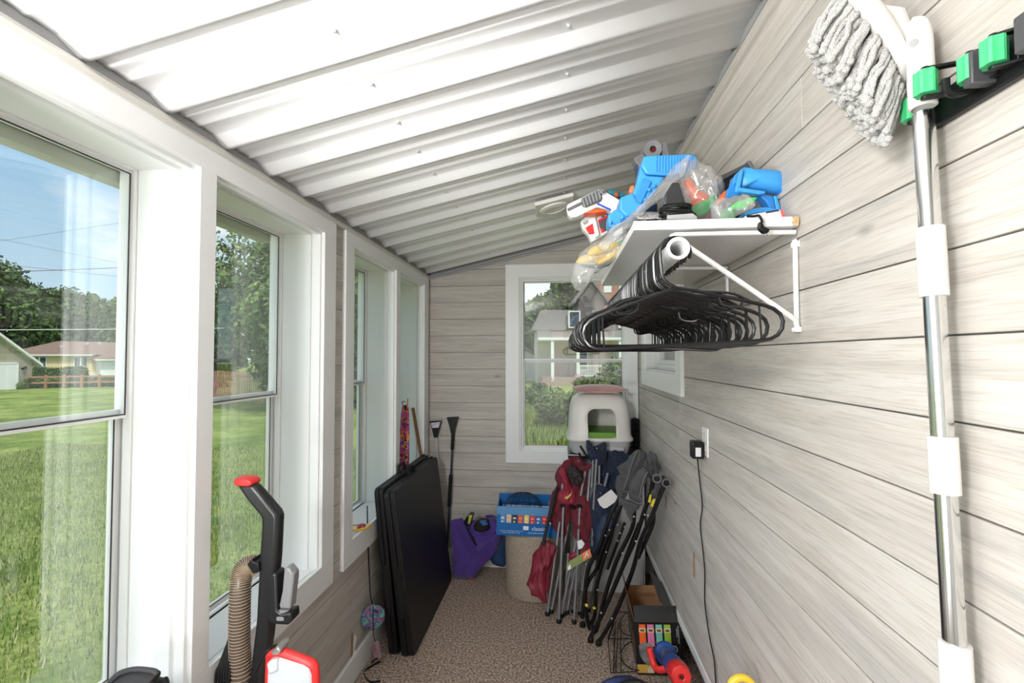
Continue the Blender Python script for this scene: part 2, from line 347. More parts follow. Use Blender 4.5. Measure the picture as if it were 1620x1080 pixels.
# back wall with one window
BW = (-.318, .525, .905, 2.275)
mb = MB()
for (x0, x1, z0, z1) in ((XO, BW[0], -1, 2.85), (BW[1], .8, -1, 2.85), (BW[0], BW[1], -1, BW[2]), (BW[0], BW[1], BW[3], 2.85)): mb.bb((x0, YB+.012, z0), (x1, YB+.2, z1))
wb = setting(mb.build('wall_back', mat('wall_backing', (.3, .29, .27)), smooth=False))
mb = MB(); zl = .2135+.4*PITCH-.02
zref = 2.216
k0 = math.floor((0-zref)/PITCH)
zz = [zref+k*PITCH for k in range(k0, 8)]
for a0, b0 in zip(zz, zz[1:]):
    a, b = max(a0+.0014, 0), b0-.0014
    segs = [(XL, XR, a, b)] if (b < .84 or a > 2.36) else [(XL, -.40, a, b), (.58, XR, a, b)]
    if a < .84 < b: segs.append((-.40, .58, a, .84))
    if a < 2.36 < b: segs.append((-.40, .58, 2.36, b))
    for (x0, x1, a, b) in segs:
        # clip to the sloping ceiling
        if a > ceil_z(x1): continue
        poly = []
        xa = -1.04+(a-2.300)/CS; xb = -1.04+(b-2.300)/CS
        if b <= ceil_z(x0): poly = [(x0, a), (x1, a), (x1, b), (x0, b)]
        else:
            poly = [(max(x0, xa), a), (x1, a), (x1, min(b, ceil_z(x1)))]
            if xb < x1: poly.append((xb, b))
            if xa < x0: poly.append((x0, ceil_z(x0)))
        mb.prism(poly, 0, .012, Matrix(((1, 0, 0, 0), (0, 0, -1, YB+.012), (0, 1, 0, 0), (0, 0, 0, 1))))
setting(mb.build('board_cladding', WOODX, wb, bevel=.001, seg=1, smooth=False, fix=False))
f = MB(); Y0 = YB-.02; cx0, cx1, cz0, cz1 = -.426, .598, .815, 2.378
for a, b in (((cx0, cz0), (cx1, BW[2])), ((cx0, BW[3]), (cx1, cz1)), ((cx0, BW[2]), (BW[0], BW[3])), ((BW[1], BW[2]), (cx1, BW[3]))): f.bb((a[0], Y0, a[1]), (b[0], YB, b[1]))
setting(f.build('trim_6', WHITE, bevel=.0015, smooth=False))
root = thing('window_7', None, None, (.1, YB+.05, 1.6)); root['kind'] = 'structure'
f = MB()
for (y0, y1, d) in ((YB-.004, YB+.012, .012), (YB+.02, YB+.05, .028)):
    f.bb((BW[0], y0, BW[2]), (BW[0]+d, y1, BW[3])); f.bb((BW[1]-d, y0, BW[2]), (BW[1], y1, BW[3])); f.bb((BW[0]+d, y0, BW[3]-d), (BW[1]-d, y1, BW[3])); f.bb((BW[0]+d, y0, BW[2]), (BW[1]-d, y1, BW[2]+d))
f.build('window_frame', WHITE, root, bevel=.002, smooth=False)
def sashy(nm, za, zb, ya, yb, w_, xs=(BW[0]+.022, BW[1]-.022)):
    s_ = MB(); a, b = xs
    s_.bb((a, ya, za), (a+w_, yb, zb)); s_.bb((b-w_, ya, za), (b, yb, zb)); s_.bb((a+w_, ya, zb-w_), (b-w_, yb, zb)); s_.bb((a+w_, ya, za), (b-w_, yb, za+w_))
    so = s_.build(nm, VINYL, root, bevel=.001, smooth=False)
    k_ = MB(); g = .004; a += w_; b -= w_; za += w_; zb -= w_; ym = (ya+yb)/2
    k_.bb((a, ya-.001, za), (a+g, ya+.001, zb)); k_.bb((b-g, ya-.001, za), (b, ya+.001, zb)); k_.bb((a+g, ya-.001, za), (b-g, ya+.001, za+g)); k_.build('gasket', mat('grey_gasket', (.25, .25, .25)), so, smooth=False)
    MB().bb((a-.003, ym-.002, za-.003), (b+.003, ym+.002, zb+.003)).build('glass_pane', GLASS, so, smooth=False)
sashy('upper_sash', 1.60, BW[3]-.02, YB+.07, YB+.09, .012); sashy('lower_sash', BW[2]+.02, 1.63, YB+.052, YB+.068, .016)
# small window on the right wall
root = thing('window_8', None, None, (.68, (RW[0]+RW[1])/2, 1.74)); root['kind'] = 'structure'
f = MB(); y0, y1, z0, z1 = RW
for a, b in (((y0-.11, z0-.105), (y1+.11, z0)), ((y0-.13, z1), (y1+.11, z1+.09)), ((y0-.11, z0), (y0, z1)), ((y1, z0), (y1+.11, z1))): f.bb((XR-.018, a[0], a[1]), (XR, b[0], b[1]))
f.build('casing', WHITE, root, bevel=.0015, smooth=False)
f = MB()
for x0_, x1_, d in ((XR-.004, XR+.06, .008), (XR+.06, XR+.085, .04), (XR+.085, XR+.12, .07)):
    f.bb((x0_, y0, z0), (x1_, y0+d, z1)); f.bb((x0_, y1-d, z0), (x1_, y1, z1)); f.bb((x0_, y0+d, z1-d), (x1_, y1-d, z1)); f.bb((x0_, y0+d, z0), (x1_, y1-d, z0+d))
f.build('window_frame', VINYL, root, bevel=.002, smooth=False)
MB().bb((XR+.105, y0+.06, z0+.06), (XR+.109, y1-.06, z1-.06)).build('glass_pane', GLASS, root, smooth=False)
MB().bb((XR+.135, y0+.0, z0+.0), (XR+.15, y1, z1)).build('pane_backing', mat('dark_backing', (.055, .05, .048), .7), root, smooth=False)  # plain dark sheet closing the view behind the pane
# near end of the porch (behind the viewer)
setting(MB().bb((XO, YN-.1, -.1), (.8, YN, 2.85)).build('wall_near', WHITE, smooth=False))
# ------------------------------------------------ ceiling: ribbed steel panels
PANEL = mat('white_steel_panel', (.93, .935, .94), .36, spec=.5)
RIBP = .2286
rib0 = 1.174
prof = []
y = rib0-12*RIBP
while y < YB+.3:
    # major rib pointing down: near slope, bottom, far slope ; then two low stiffeners
    prof += [(y-.068, 0), (y-.064, -.001), (y-.020, -.0195), (y-.014, -.0205), (y-.002, -.0205), (y+.012, 0), (y+.036, 0), (y+.046, -.0028), (y+.052, -.0028), (y+.062, 0), (y+.088, 0), (y+.098, -.0028), (y+.104, -.0028), (y+.114, 0)]
    y += RIBP
prof = [(a, b) for a, b in prof if a < YB+.011]
x0, x1 = XO-.1, XR+.012
fn = lambda x, h: ceil_z(x)+.034+h
mb = MB(); vs = []; fs = []
for (a, h) in prof: vs += [V((x0, a, fn(x0, h))), V((x1, a, fn(x1, h)))]
for i in range(len(prof)-1): fs.append((2*i, 2*i+1, 2*i+3, 2*i+2))
mb.add(vs, fs); ce = setting(mb.build('ceiling', PANEL, smooth=True, ang=20, solid=.0012))
setting(MB().add([V((x0-.1, YN-.1, ceil_z(x0-.1)+.10)), V((.85, YN-.1, ceil_z(.85)+.10)), V((.85, YB+.3, ceil_z(.85)+.10)), V((x0-.1, YB+.3, ceil_z(x0-.1)+.10))], [(0, 1, 2, 3)]).build('roof_deck', mat('roof_deck_wood', (.2, .17, .13), .9), ce, smooth=False, solid=.02))
# channels where the sheets meet the walls
CH = mat('grey_channel', (.62, .60, .56), .45)
def quadbar(y0, y1, pts): return MB().prism(pts, y0, y1, Matrix(((1, 0, 0, 0), (0, 0, 1, 0), (0, 1, 0, 0), (0, 0, 0, 1))))
setting(quadbar(YN, YB, [(-1.058, 2.272), (-1.036, 2.272), (-1.034, 2.286), (-1.050, 2.304), (-1.058, 2.304)]).build('trim_7', CH, smooth=False))
z_ = ceil_z(XR)
setting(quadbar(YN, YB, [(XR-.014, z_-.055), (XR, z_-.055), (XR, z_-.004), (XR-.006, z_-.006)]).build('trim_8', WOODY, smooth=False))
mb = MB()
for dz in (.006, .022): mb.bar((-1.04, YB-.010, ceil_z(-1.04)-dz), (XR, YB-.010, ceil_z(XR)-dz), .016, .012)
setting(mb.build('trim_9', mat('grey_channel_dark', (.33, .34, .35), .4), smooth=False))
# black foam closure strip under the sheet edge on the left and right
mb = MB(); vs = []; fs = []
for X_ in (-1.056,):
    pp = [q_ for q_ in prof if q_[0] > -.5]
    for (a, h) in pp: vs += [V((X_, a, fn(X_, h)-.002)), V((X_, a, 2.295))]
    fs = [(2*i, 2*i+1, 2*i+3, 2*i+2) for i in range(len(pp)-1)]
mb.add(vs, fs); setting(mb.build('closure_strip', mat('grey_foam', (.30, .30, .30), .8), ce, smooth=False, solid=.003))
mb = MB(); X_ = XR-.002; vs = []
for (a, h) in pp: vs += [V((X_, a, fn(X_, h)-.001)), V((X_, a, fn(X_, 0)-.03))]
mb.add(vs, fs); setting(mb.build('closure_strip', mat('grey_foam'  , (.16, .16, .165)), ce, smooth=False, solid=.003))
# screws
sp_ = []
y = rib0
while y < YB:
    for x in (-.543, .03):
        if y > .9 or x > -.2: sp_.append((x, y-.091))
    y += RIBP
s0 = None
for (x, y) in sp_:
    if s0 is None:
        s0 = MB().lathe([(.006, 0), (.006, -.002), (.0042, -.0025), (.0042, -.007), (.001, -.009)], (0, 0, 0), n=8).build('screw', SCREWM, ce)
        o = s0
    else: o = s0.copy(); COL.objects.link(o)
    o.parent = ce; o.location = (x, y, fn(x, 0)-.001); o['kind'] = 'structure'
# ================================================================ OUTSIDE
GZ = -1.0
def far(px, d, z=GZ):                     # point at horizontal distance d (metres along the view axis) in the direction of a column
    r_ = ray(px, 563); k = d/(r_.dot(cf)); p_ = EYE+r_*k; return V((p_.x, p_.y, z))
LAWN = mat('lawn', (.12, .25, .03), .9, spec=.1); t, p, n, l = nodes(LAWN)
tc = n('ShaderNodeTexCoord'); q = n('ShaderNodeTexNoise'); q.inputs['Scale'].default_value = .55; q.inputs['Detail'].default_value = 9; q.inputs['Roughness'].default_value = .68; l(tc.outputs['Object'], q.inputs['Vector'])
big = ramp(n, l, q.outputs['Fac'], [(.36, (.14, .21, .05)), (.48, (.24, .33, .09)), (.58, (.36, .43, .14)), (.70, (.46, .48, .20))])
q2 = n('ShaderNodeTexNoise'); q2.inputs['Scale'].default_value = 9; q2.inputs['Detail'].default_value = 10; q2.inputs['Roughness'].default_value = .75; l(tc.outputs['Object'], q2.inputs['Vector'])
fine = ramp(n, l, q2.outputs['Fac'], [(.38, (.42, .50, .36)), (.58, (1.0, 1.0, 1.0))])
m1 = n('ShaderNodeMix'); m1.data_type = 'RGBA'; m1.blend_type = 'MULTIPLY'; m1.inputs[0].default_value = 1; l(big, m1.inputs[6]); l(fine, m1.inputs[7]); l(m1.outputs[2], p.inputs['Base Color'])
u = n('ShaderNodeBump'); u.inputs['Strength'].default_value = .8; u.inputs['Distance'].default_value = .04; l(q2.outputs['Fac'], u.inputs['Height']); l(u.outputs[0], p.inputs['Normal'])
setting(MB().bb((-160, -40, GZ-.3), (120, 200, GZ)).build('lawn', LAWN, smooth=False))
def blades(name, n_, rect, h, mats, label, seed, wd=.006):
    rg = np.random.default_rng(seed); x0, y0, x1, y1 = rect
    x = rg.uniform(x0, x1, n_); y = rg.uniform(y0, y1, n_); a = rg.uniform(0, 2*PI, n_); hh = h*rg.uniform(.4, 1.2, n_); ln = hh*rg.uniform(-.6, .6, n_); w_ = wd*rg.uniform(.6, 1.4, n_)
    c, s = np.cos(a), np.sin(a); v = np.zeros((n_, 3, 3))
    v[:, 0] = np.stack([x-c*w_, y-s*w_, np.full(n_, GZ)], 1); v[:, 1] = np.stack([x+c*w_, y+s*w_, np.full(n_, GZ)], 1); v[:, 2] = np.stack([x-s*ln, y+c*ln, GZ+hh], 1)
    me = bpy.data.meshes.new(name); me.from_pydata(v.reshape(-1, 3).tolist(), [], np.arange(3*n_).reshape(-1, 3).tolist())
    o = bpy.data.objects.new(name, me); COL.objects.link(o)
    for m_ in mats: me.materials.append(m_)
    me.polygons.foreach_set('material_index', rg.integers(0, len(mats), n_)); return tag(o, label, 'grass', kind='stuff')
G = [mat('grass_%s' % k, c, .7, spec=.2) for k, c in (('dark', (.10, .16, .04)), ('mid', (.19, .27, .07)), ('light', (.32, .40, .13)), ('straw', (.44, .45, .24)))]
blades('lawn_grass', 125000, (-15, .2, -1.5, 13), .09, G, 'short green lawn grass just outside the left windows', 3)
blades('meadow_grass', 42000, (-2.5, 13.0, 4.5, 30), .34, G[:3]+[G[2]], 'long unmown green grass outside the end window', 4, .022)
# ---- foliage
LEAF = {}
def leafmat(k, c):
    m = mat('leaf_'+k, c, .6, spec=.25, var=.35, vscale=.7); return m
LM = [leafmat('dark', (.032, .068, .022)), leafmat('mid', (.07, .13, .035)), leafmat('light', (.13, .21, .055)), leafmat('pale', (.21, .29, .10))]
BARK = mat('bark', (.09, .07, .05), .9, bump=.6, bscale=8)
def crown_mesh(blobs, n_, size, mats, seed):
    rg = np.random.default_rng(seed); wts = np.array([b[3]**2 for b in blobs]); wts = wts/wts.sum()
    idx = rg.choice(len(blobs), n_, p=wts); B = np.array([b[:4] for b in blobs])[idx]
    d = rg.normal(size=(n_, 3)); d /= np.linalg.norm(d, axis=1)[:, None]; rr = rg.uniform(.62, 1.08, n_)
    c = B[:, :3]+d*(B[:, 3]*rr)[:, None]
    u_ = rg.normal(size=(n_, 3)); u_ /= np.linalg.norm(u_, axis=1)[:, None]; nn = d+.8*rg.normal(size=(n_, 3)); v_ = np.cross(nn, u_); v_ /= np.linalg.norm(v_, axis=1)[:, None]; u_ = np.cross(v_, nn); u_ /= np.linalg.norm(u_, axis=1)[:, None]
    s = (size*rg.uniform(.5, 1.3, n_))[:, None]
    q = np.stack([c-u_*s, c-v_*s*.5, c+u_*s, c+v_*s*.5], 1).reshape(-1, 3)
    return q.tolist(), np.arange(4*n_).reshape(-1, 4).tolist(), rg.integers(0, len(mats), n_)
def foliage(name, blobs, n_, size, mats, seed, parent=None):
    o0 = worldloc(parent) if parent else V((0, 0, 0))
    vs, fs, mi = crown_mesh([(b[0]-o0.x, b[1]-o0.y, b[2]-o0.z, b[3]) for b in blobs], n_, size, mats, seed)
    me = bpy.data.meshes.new(name); me.from_pydata(vs, [], fs); o = bpy.data.objects.new(name, me); COL.objects.link(o)
    for m_ in mats: me.materials.append(m_)
    me.polygons.foreach_set('material_index', mi)
    if parent: o.parent = parent
    return o
def tree(pos, h, rad, n_, leaf, label, seed, mats, kind='tree', low=.25, group=None):
    rd = random.Random(seed); root = thing(kind, label, 'tree', pos, group); b = []
    for k in range(16):
        z = h*(low+(1-low)*rd.random()**.8); f = math.sin(min(1, (z/h-low)/(1-low)*.8+.22)*PI)**.6
        a = rd.uniform(0, 2*PI); r_ = rad*f*rd.uniform(.2, .8); b.append((pos.x+math.cos(a)*r_, pos.y+math.sin(a)*r_, pos.z+min(z, h-rad*.3), rad*rd.uniform(.3, .5)))
    b.append((pos.x, pos.y, pos.z+h*.6, rad*.6)); b.append((pos.x, pos.y, pos.z+h-rad*.35, rad*.35))
    foliage('foliage', b, n_, leaf, mats, seed, root)
    t_ = MB().tube(smooth_path([pos, pos+V((.1, 0, h*.3)), pos+V((-.1, .1, h*.75))]), [rad*.07*(1-.045*i) for i in range(13)], 8)
    for k in range(4): q_ = b[k]; t_.tube([pos+V((0, 0, h*.4)), V(q_[:3])], [rad*.03, rad*.012], 6)
    t_.build('trunk', BARK, root); return root
tl = ['dense dark green tree rising behind the tan garage roof', 'tall dark tree behind the left end of the yellow house', 'mid green tree over the roof vents of the yellow house', 'rounded tree behind the right part of the yellow house', 'pale hazy tree behind the white side of the yellow house', 'low dark tree closing the gap beside the yellow house', 'broad tree at the far left beyond the garage', 'tree at the far right end of the tree belt beyond the yellow house']
for k, (px, d, h, r_, mm) in enumerate([(2, 66, 15.5, 6.5, LM[:3]), (48, 74, 13.5, 5.5, LM[:2]), (100, 76, 13, 5.2, LM[:3]), (140, 80, 13, 5.5, LM[1:3]), (186, 82, 12.5, 5.5, LM[1:4]), (74, 80, 12, 5.5, LM[:2]), (-60, 70, 16, 7, LM[:3]), (222, 84, 13, 6, LM[1:3])]):
    tree(far(px, d), h, r_, 5200, .42, tl[k], 20+k, mm, group='belt of trees behind the yellow house', low=.05)
# ---- tan garage
SID = mat('tan_siding', (.50, .44, .36), .7); t, p, n, l = nodes(SID)
def siding(m, per, amt):
    t, p, n, l = nodes(m); tc = n('ShaderNodeTexCoord'); s_ = n('ShaderNodeSeparateXYZ'); l(tc.outputs['Object'], s_.inputs[0])
    a = n('ShaderNodeMath'); a.operation = 'MULTIPLY'; a.inputs[1].default_value = 1/per; l(s_.outputs['Z'], a.inputs[0]); b = n('ShaderNodeMath'); b.operation = 'FRACT'; l(a.outputs[0], b.inputs[0])
    u = n('ShaderNodeBump'); u.inputs['Strength'].default_value = amt; u.inputs['Distance'].default_value = .03; l(b.outputs[0], u.inputs['Height']); l(u.outputs[0], p.inputs['Normal'])
siding(SID, .14, .9)
def facing(px0, px1, d0, d1=None):       # wall line from column px0 at distance d0 to column px1 at d1
    return far(px0, d0), far(px1, d1 or d0)
def local(p0, p1): x = (p1-p0).normalized(); y = V((-x.y, x.x, 0)); return Matrix(((x.x, y.x, 0, p0.x), (x.y, y.y, 0, p0.y), (0, 0, 1, p0.z), (0, 0, 0, 1))), (p1-p0).length
m_, L_ = local(far(-75, 36.3), far(51.5, 40.5))
gar = thing('garage', 'tan sided garage with white overhead door and white eaves across the lawn', 'garage', m_ @ V((L_/2, 3, 0)))
bwid = L_; rz = 2.35; apex = 4.55
pr = [(0, 0), (L_, 0), (L_, rz), (L_/2, apex), (0, rz)]
up = m_ @ Matrix(((1, 0, 0, 0), (0, 0, 1, 0), (0, 1, 0, 0), (0, 0, 0, 1)))
MB().prism(pr, 0, 7, up).build('wall', SID, gar, smooth=False)
RO = mat('white_eave', (.85, .85, .84), .5); SH = mat('brown_shingles', (.22, .15, .125), .9, bump=.5, bscale=6)
rf = MB()
sl = (apex-rz)/(L_/2); e = .55
for s_ in (0, 1):
    xs = [(L_+e, rz-sl*e), (L_/2, apex)] if s_ else [(-e, rz-sl*e), (L_/2, apex)]
    rf.prism([xs[0], xs[1], (xs[1][0], xs[1][1]+.22), (xs[0][0], xs[0][1]+.22)], -.45, 7.3, up)
rf.build('roof', RO, gar, smooth=False)
gd = MB(); gd.bb((1.6, -.04, 0), (L_-.98, .05, 2.1)); gd.mul(m_); gdo = gd.build('garage_door', siding(mat('white_door', (.85, .86, .87), .5), .5, .5) or MATS['white_door'], gar, smooth=False)
fr = MB(); fr.bb((L_-.98, -.07, 0), (L_-.86, .02, 2.22)); fr.bb((1.5, -.07, 2.1), (L_-.86, .02, 2.22)); fr.mul(m_); fr.build('door_frame', RO, gar, smooth=False)
lp = MB(); lp.cyl((L_-.45, -.02, 1.75), (L_-.7, -.25, 1.68), .07, .11); lp.box((L_-.42, -.03, 1.8), (.14, .08, .14)); lp.mul(m_); lp.build('wall_lamp', BLACKP, gar)
pos = far(36, 39.6)
foliage('creeper_shrub', [(pos.x, pos.y, GZ+.25, .35), (pos.x+.3, pos.y+.3, GZ+.7, .25)], 900, .07, LM[1:3], 55); tag(bpy.data.objects['creeper_shrub'], 'small green shrub growing at the corner of the tan garage', 'shrub')
# ---- yellow house
YEL = mat('yellow_siding', (.80, .62, .36), .7)
m_, L_ = local(far(20, 56), far(152, 62)); up = m_ @ Matrix(((1, 0, 0, 0), (0, 0, 1, 0), (0, 1, 0, 0), (0, 0, 0, 1)))
hs = thing('house', 'single storey yellow house with a low brown shingle roof across the lawn', 'house', m_ @ V((L_/2, 4, 0)))
MB().prism([(0, 0), (L_, 0), (L_, 2.95), (0, 2.95)], 0, 9, up).build('wall', YEL, hs, smooth=False)
GR = MB().bb((L_, -2.2, 0), (L_+7.5, 8, 2.35)); GR.mul(m_); GR.build('garage_wing', MATS['white_door'], hs, smooth=False)
r_ = MB(); a = [m_ @ V(q) for q in ((-.5, -.5, 2.95), (L_+8.2, -.5, 2.95), (L_+8.2, 9.5, 2.95), (-.5, 9.5, 2.95), (4.5, 4.2, 4.75), (L_+6, 4.2, 4.75))]
r_.add(a, [(0, 1, 5, 4), (1, 2, 5), (2, 3, 4, 5), (3, 0, 4), (0, 3, 2, 1)]).build('roof', SH, hs, smooth=False)
r_ = MB(); a = [m_ @ V(q) for q in ((L_-.6, -2.8, 2.35), (L_+8.2, -2.8, 2.35), (L_+8.2, .5, 3.6), (L_+1.8, .5, 3.6), (L_-.6, .5, 2.35))]
r_.add(a, [(0, 1, 2, 3), (0, 3, 4), (0, 4, 2, 1)]).build('wing_roof', SH, hs, smooth=False)
r_ = MB(); r_.bb((-.6, -.55, 2.82), (L_-.4, -.45, 2.98)); r_.bb((L_-.65, -2.88, 2.22), (L_+8.2, -2.78, 2.37)); r_.mul(m_); r_.build('fascia', RO, hs, smooth=False)
WG = mat('far_window', (.06, .07, .09), .2)
for xx in (1.6, 5.4, 8.6):
    k = MB(); k.bb((xx, -.08, 1.45), (xx+1.3, .02, 2.7)); k.mul(m_); wo = k.build('window', RO, hs, smooth=False)
    k = MB(); k.bb((xx+.08, -.1, 1.52), (xx+.55, -.06, 2.62)); k.bb((xx+.72, -.1, 1.52), (xx+1.2, -.06, 2.62)); k.mul(m_); k.build('pane', WG, wo, smooth=False)
k = MB(); k.bb((L_-1.9, -.1, .6), (L_-1.0, .02, 2.7)); k.mul(m_); k.build('door', MATS['white_door'], hs, smooth=False)
k = MB(); k.bb((0, -.15, 0), (L_, 0.02, .55)); k.mul(m_); k.build('foundation', mat('white_foundation', (.75, .75, .73)), hs, smooth=False)
for xx, yy, zz in ((4.5, 2.0, 3.9), (7.2, 3.2, 4.35), (L_+1, 3.4, 4.4), (L_+3.4, 2, 3.9)):
    k = MB(); k.box((xx, yy, zz+.1), (.35, .35, .4)); k.mul(m_); k.build('roof_vent', mat('vent_grey', (.5, .5, .5)), hs, smooth=False)
# hedge and rail fence
def row_blobs(a, b, n_, r_, z, jit=.2, seed=1):
    rd = random.Random(seed); return [tuple(a.lerp(b, i/(n_-1))+V((rd.uniform(-jit, jit), rd.uniform(-jit, jit), z+rd.uniform(-jit, jit)*.4)))+(r_*rd.uniform(.85, 1.1),) for i in range(n_)]
a, b = far(48, 44), far(128, 50)
tag(foliage('clipped_hedge', row_blobs(a, b, 16, .75, .95, .1), 9000, .13, LM[:3], 61), 'clipped dark green hedge in front of the yellow house', 'hedge')
a, b = far(44, 40.4), far(205, 43)
tag(foliage('vine_growth', row_blobs(a, b, 34, .48, .45, .15), 9000, .11, LM[1:3], 62), 'leafy vines grown through the brown rail fence', 'vines', kind='stuff')
FW = mat('fence_wood', (.42, .22, .12), .8); fc = thing('rail_fence', 'brown two-rail wooden fence covered with vines along the far edge of the lawn', 'fence', a)
a, b = far(44, 39.8), far(212, 42.4); L_ = (b-a).length
for z in (.48, .98):
    MB().bar(a+V((0, 0, z)), b+V((0, 0, z)), .05, .14).build('rail', FW, fc, smooth=False)
for i in range(7): q_ = a.lerp(b, i/6); MB().bb(q_+V((-.07, -.07, 0)), q_+V((.07, .07, 1.15))).build('post', FW, fc, smooth=False)
# power lines
WR = mat('cable', (.10, .10, .11), .5)
def cable(pxa, pya, da, pxb, pyb, db, sag, r_, label, m=WR):
    def pt(px, py, d): r_ = ray(px, py); return EYE+r_*(d/r_.dot(cf))
    a, b = pt(pxa, pya, da), pt(pxb, pyb, db); pts = [a.lerp(b, i/20)-V((0, 0, sag*4*(i/20)*(1-i/20))) for i in range(21)]
    tag(MB().tube(pts, r_, 5).build('power_line', m, ang=180), label, 'cable')
cable(-300, 440, 30, 520, 408, 60, .15, .028, 'thick power line crossing the sky above the tree tops')
cable(-300, 385, 28, 520, 470, 60, .1, .013, 'thin power line sloping down behind the thick one')
cable(-300, 425, 30, 520, 300, 40, .1, .010, 'thin power line rising to the right across the blue sky')
cable(-200, 336, 30, 560, 490, 50, .1, .010, 'thin power line falling to the right across the blue sky')
cable(-300, 523, 22, 600, 516, 32, .05, .028, 'pale power line hanging low in front of the dark trees', mat('pale_cable', (.55, .57, .55), .5))
# ---- behind window 4: big tree, pink board fence
PINK = mat('red_fence_boards', (.50, .25, .22), .85, var=.2, vscale=2)
a, b = far(270, 30), far(470, 26); fb = thing('board_fence', 'faded red vertical board fence behind the trees beside the lawn', 'fence', a); mb = MB(); L_ = (b-a).length; nb = int(L_/.16)
for i in range(nb): q_ = a.lerp(b, (i+.5)/nb); q2_ = a.lerp(b, (i+.94)/nb); mb.bar(q_+V((0, 0, .95)), q2_+V((0, 0, .95)), .03, 1.7+.03*(i % 3))
mb.build('boards', PINK, fb, smooth=False); MB().bar(a+V((0, .1, 1.5)), b+V((0, .1, 1.5)), .05, .1).build('rail', FW, fb, smooth=False)
LB = LM[1:4]
tree(far(447, 24), 9.2, 4.2, 20000, .16, 'large leafy green tree filling the middle of the second window', 71, LB, low=.12)
tree(far(338, 30), 6.3, 2.2, 8000, .18, 'darker tree at the left edge of the second window in front of the red fence', 72, LM[:3], low=.15)
tree(far(560, 26), 9, 4.5, 12000, .2, 'green tree seen through the narrow third window', 73, LB, low=.1)
tree(far(640, 30), 8, 4.2, 8000, .22, 'green tree seen through the narrow fourth window beside the corner', 74, LB, low=.1)
# ---- behind the end window
PK = mat('pink_render', (.62, .47, .43), .8); BEI = mat('beige_siding', (.60, .55, .49), .8); siding(BEI, .16, .8)
BR = mat('brick', (.45, .21, .16), .9, var=.2, vscale=3); RG = mat('grey_shingles', (.20, .18, .18), .9)
m_, L_ = local(far(850, 45), far(1015, 45)); up = m_ @ Matrix(((1, 0, 0, 0), (0, 0, 1, 0), (0, 1, 0, 0), (0, 0, 0, 1)))
hs = thing('house', 'beige and pink house with a columned white porch seen through the end window', 'house', m_ @ V((L_/2, 3, 0)))
k = MB().bb((0, 0, 0), (L_, 6, 5.2)); k.mul(m_); k.build('wall', BEI, hs, smooth=False)
k = MB().bb((1.3, -.12, 0), (2.9, 0, 5)); k.bb((5.2, -.12, .4), (6.8, 0, 5)); k.mul(m_); k.build('pink_wall', PK, hs, smooth=False)
k = MB().add([m_ @ V(q) for q in ((-.5, -.5, 5.1), (L_+.5, -.5, 5.1), (L_+.5, 6, 5.1), (-.5, 6, 5.1), (.4, .5, 7.1), (L_, .5, 7.1), (L_, 6, 7.1), (.4, 6, 7.1))], [(0, 1, 5, 4), (3, 0, 4, 7), (1, 2, 6, 5), (4, 5, 6, 7), (0, 3, 2, 1)]); k.build('roof', RG, hs, smooth=False)
k = MB().prism([(3.9, 5.0), (6.4, 5.0), (6.4, 8.0), (5.15, 9.6), (3.9, 8.0)], 0, 4, up); k.build('gable', mat('dark_gable', (.15, .12, .12)), hs, smooth=False)
k = MB().prism([(3.5, 7.6), (5.15, 9.8), (6.8, 7.6), (6.8, 7.9), (5.15, 10.1), (3.5, 7.9)], -.3, 4.2, up); k.build('gable_roof', RG, hs, smooth=False)
k = MB().bb((0.0, -2.5, 4.1), (L_, 0, 4.35)); k.mul(m_); k.build('porch_roof', RO, hs, smooth=False)
k = MB().bb((.4, -2.4, 0), (L_, 0, .75)); k.mul(m_); k.build('porch_floor', mat('porch_base', (.4, .3, .26)), hs, smooth=False)
for xx in (1.1, 3.4, 7.2, 9.0): k = MB().bb((xx, -2.4, .4), (xx+.28, -2.1, 4.15)); k.mul(m_); k.build('column', RO, hs, smooth=False)
for xx, z0, z1 in ((2.9, 5.3, 6.9), (7.6, 5.3, 6.9), (3.7, 1.3, 3.4), (7.5, 1.3, 3.4)):
    k = MB().bb((xx, -.75 if z0 > 4 else -.1, z0), (xx+1.1, .0, z1)); k.mul(m_); wo = k.build('window', RO, hs, smooth=False)
    k = MB().bb((xx+.12, -.8 if z0 > 4 else -.14, z0+.12), (xx+.98, -.1, z1-.12)); k.mul(m_); k.build('pane', WG, wo, smooth=False)
k = MB().bb((3.5, -2.4, 1.75), (7.2, -2.3, 1.85)); k.bb((3.5, -2.4, .85), (7.2, -2.3, .93)); k.mul(m_); ro = k.build('railing', RO, hs, smooth=False)
k = MB()
for i in range(25): k.bb((3.55+i*.15, -2.38, .9), (3.61+i*.15, -2.32, 1.8))
k.mul(m_); k.build('baluster', RO, ro, smooth=False)
m_, L_ = local(far(944, 62), far(1010, 62)); k = MB().bb((0, 0, 0), (L_, 5, 14.5)); k.mul(m_)
bt = thing('brick_building', 'tall red brick building rising behind the porch house in the end window', 'building', m_ @ V((L_/2, 2, 0))); k.build('wall', BR, bt, smooth=False)
for xx in (1.0, 3.0): k = MB().bb((xx, -.08, 11.0), (xx+1, .05, 13.2)); k.mul(m_); k.build('window', RO, bt, smooth=False)
m_, L_ = local(far(812, 50), far(852, 52)); up = m_ @ Matrix(((1, 0, 0, 0), (0, 0, 1, 0), (0, 1, 0, 0), (0, 0, 0, 1)))
sh = thing('shed', 'white sided shed at the left edge of the end window', 'shed', m_ @ V((L_/2, 2, 0)))
MB().prism([(-3, 0), (L_, 0), (L_, 2.6), (-1, 4.2), (-3, 3)], 0, 5, up).build('wall', MATS['white_door'], sh, smooth=False)
MB().prism([(L_+.3, 2.45), (-1, 4.25), (-1, 4.5), (L_+.3, 2.7)], -.3, 5.2, up).build('roof', RG, sh, smooth=False)
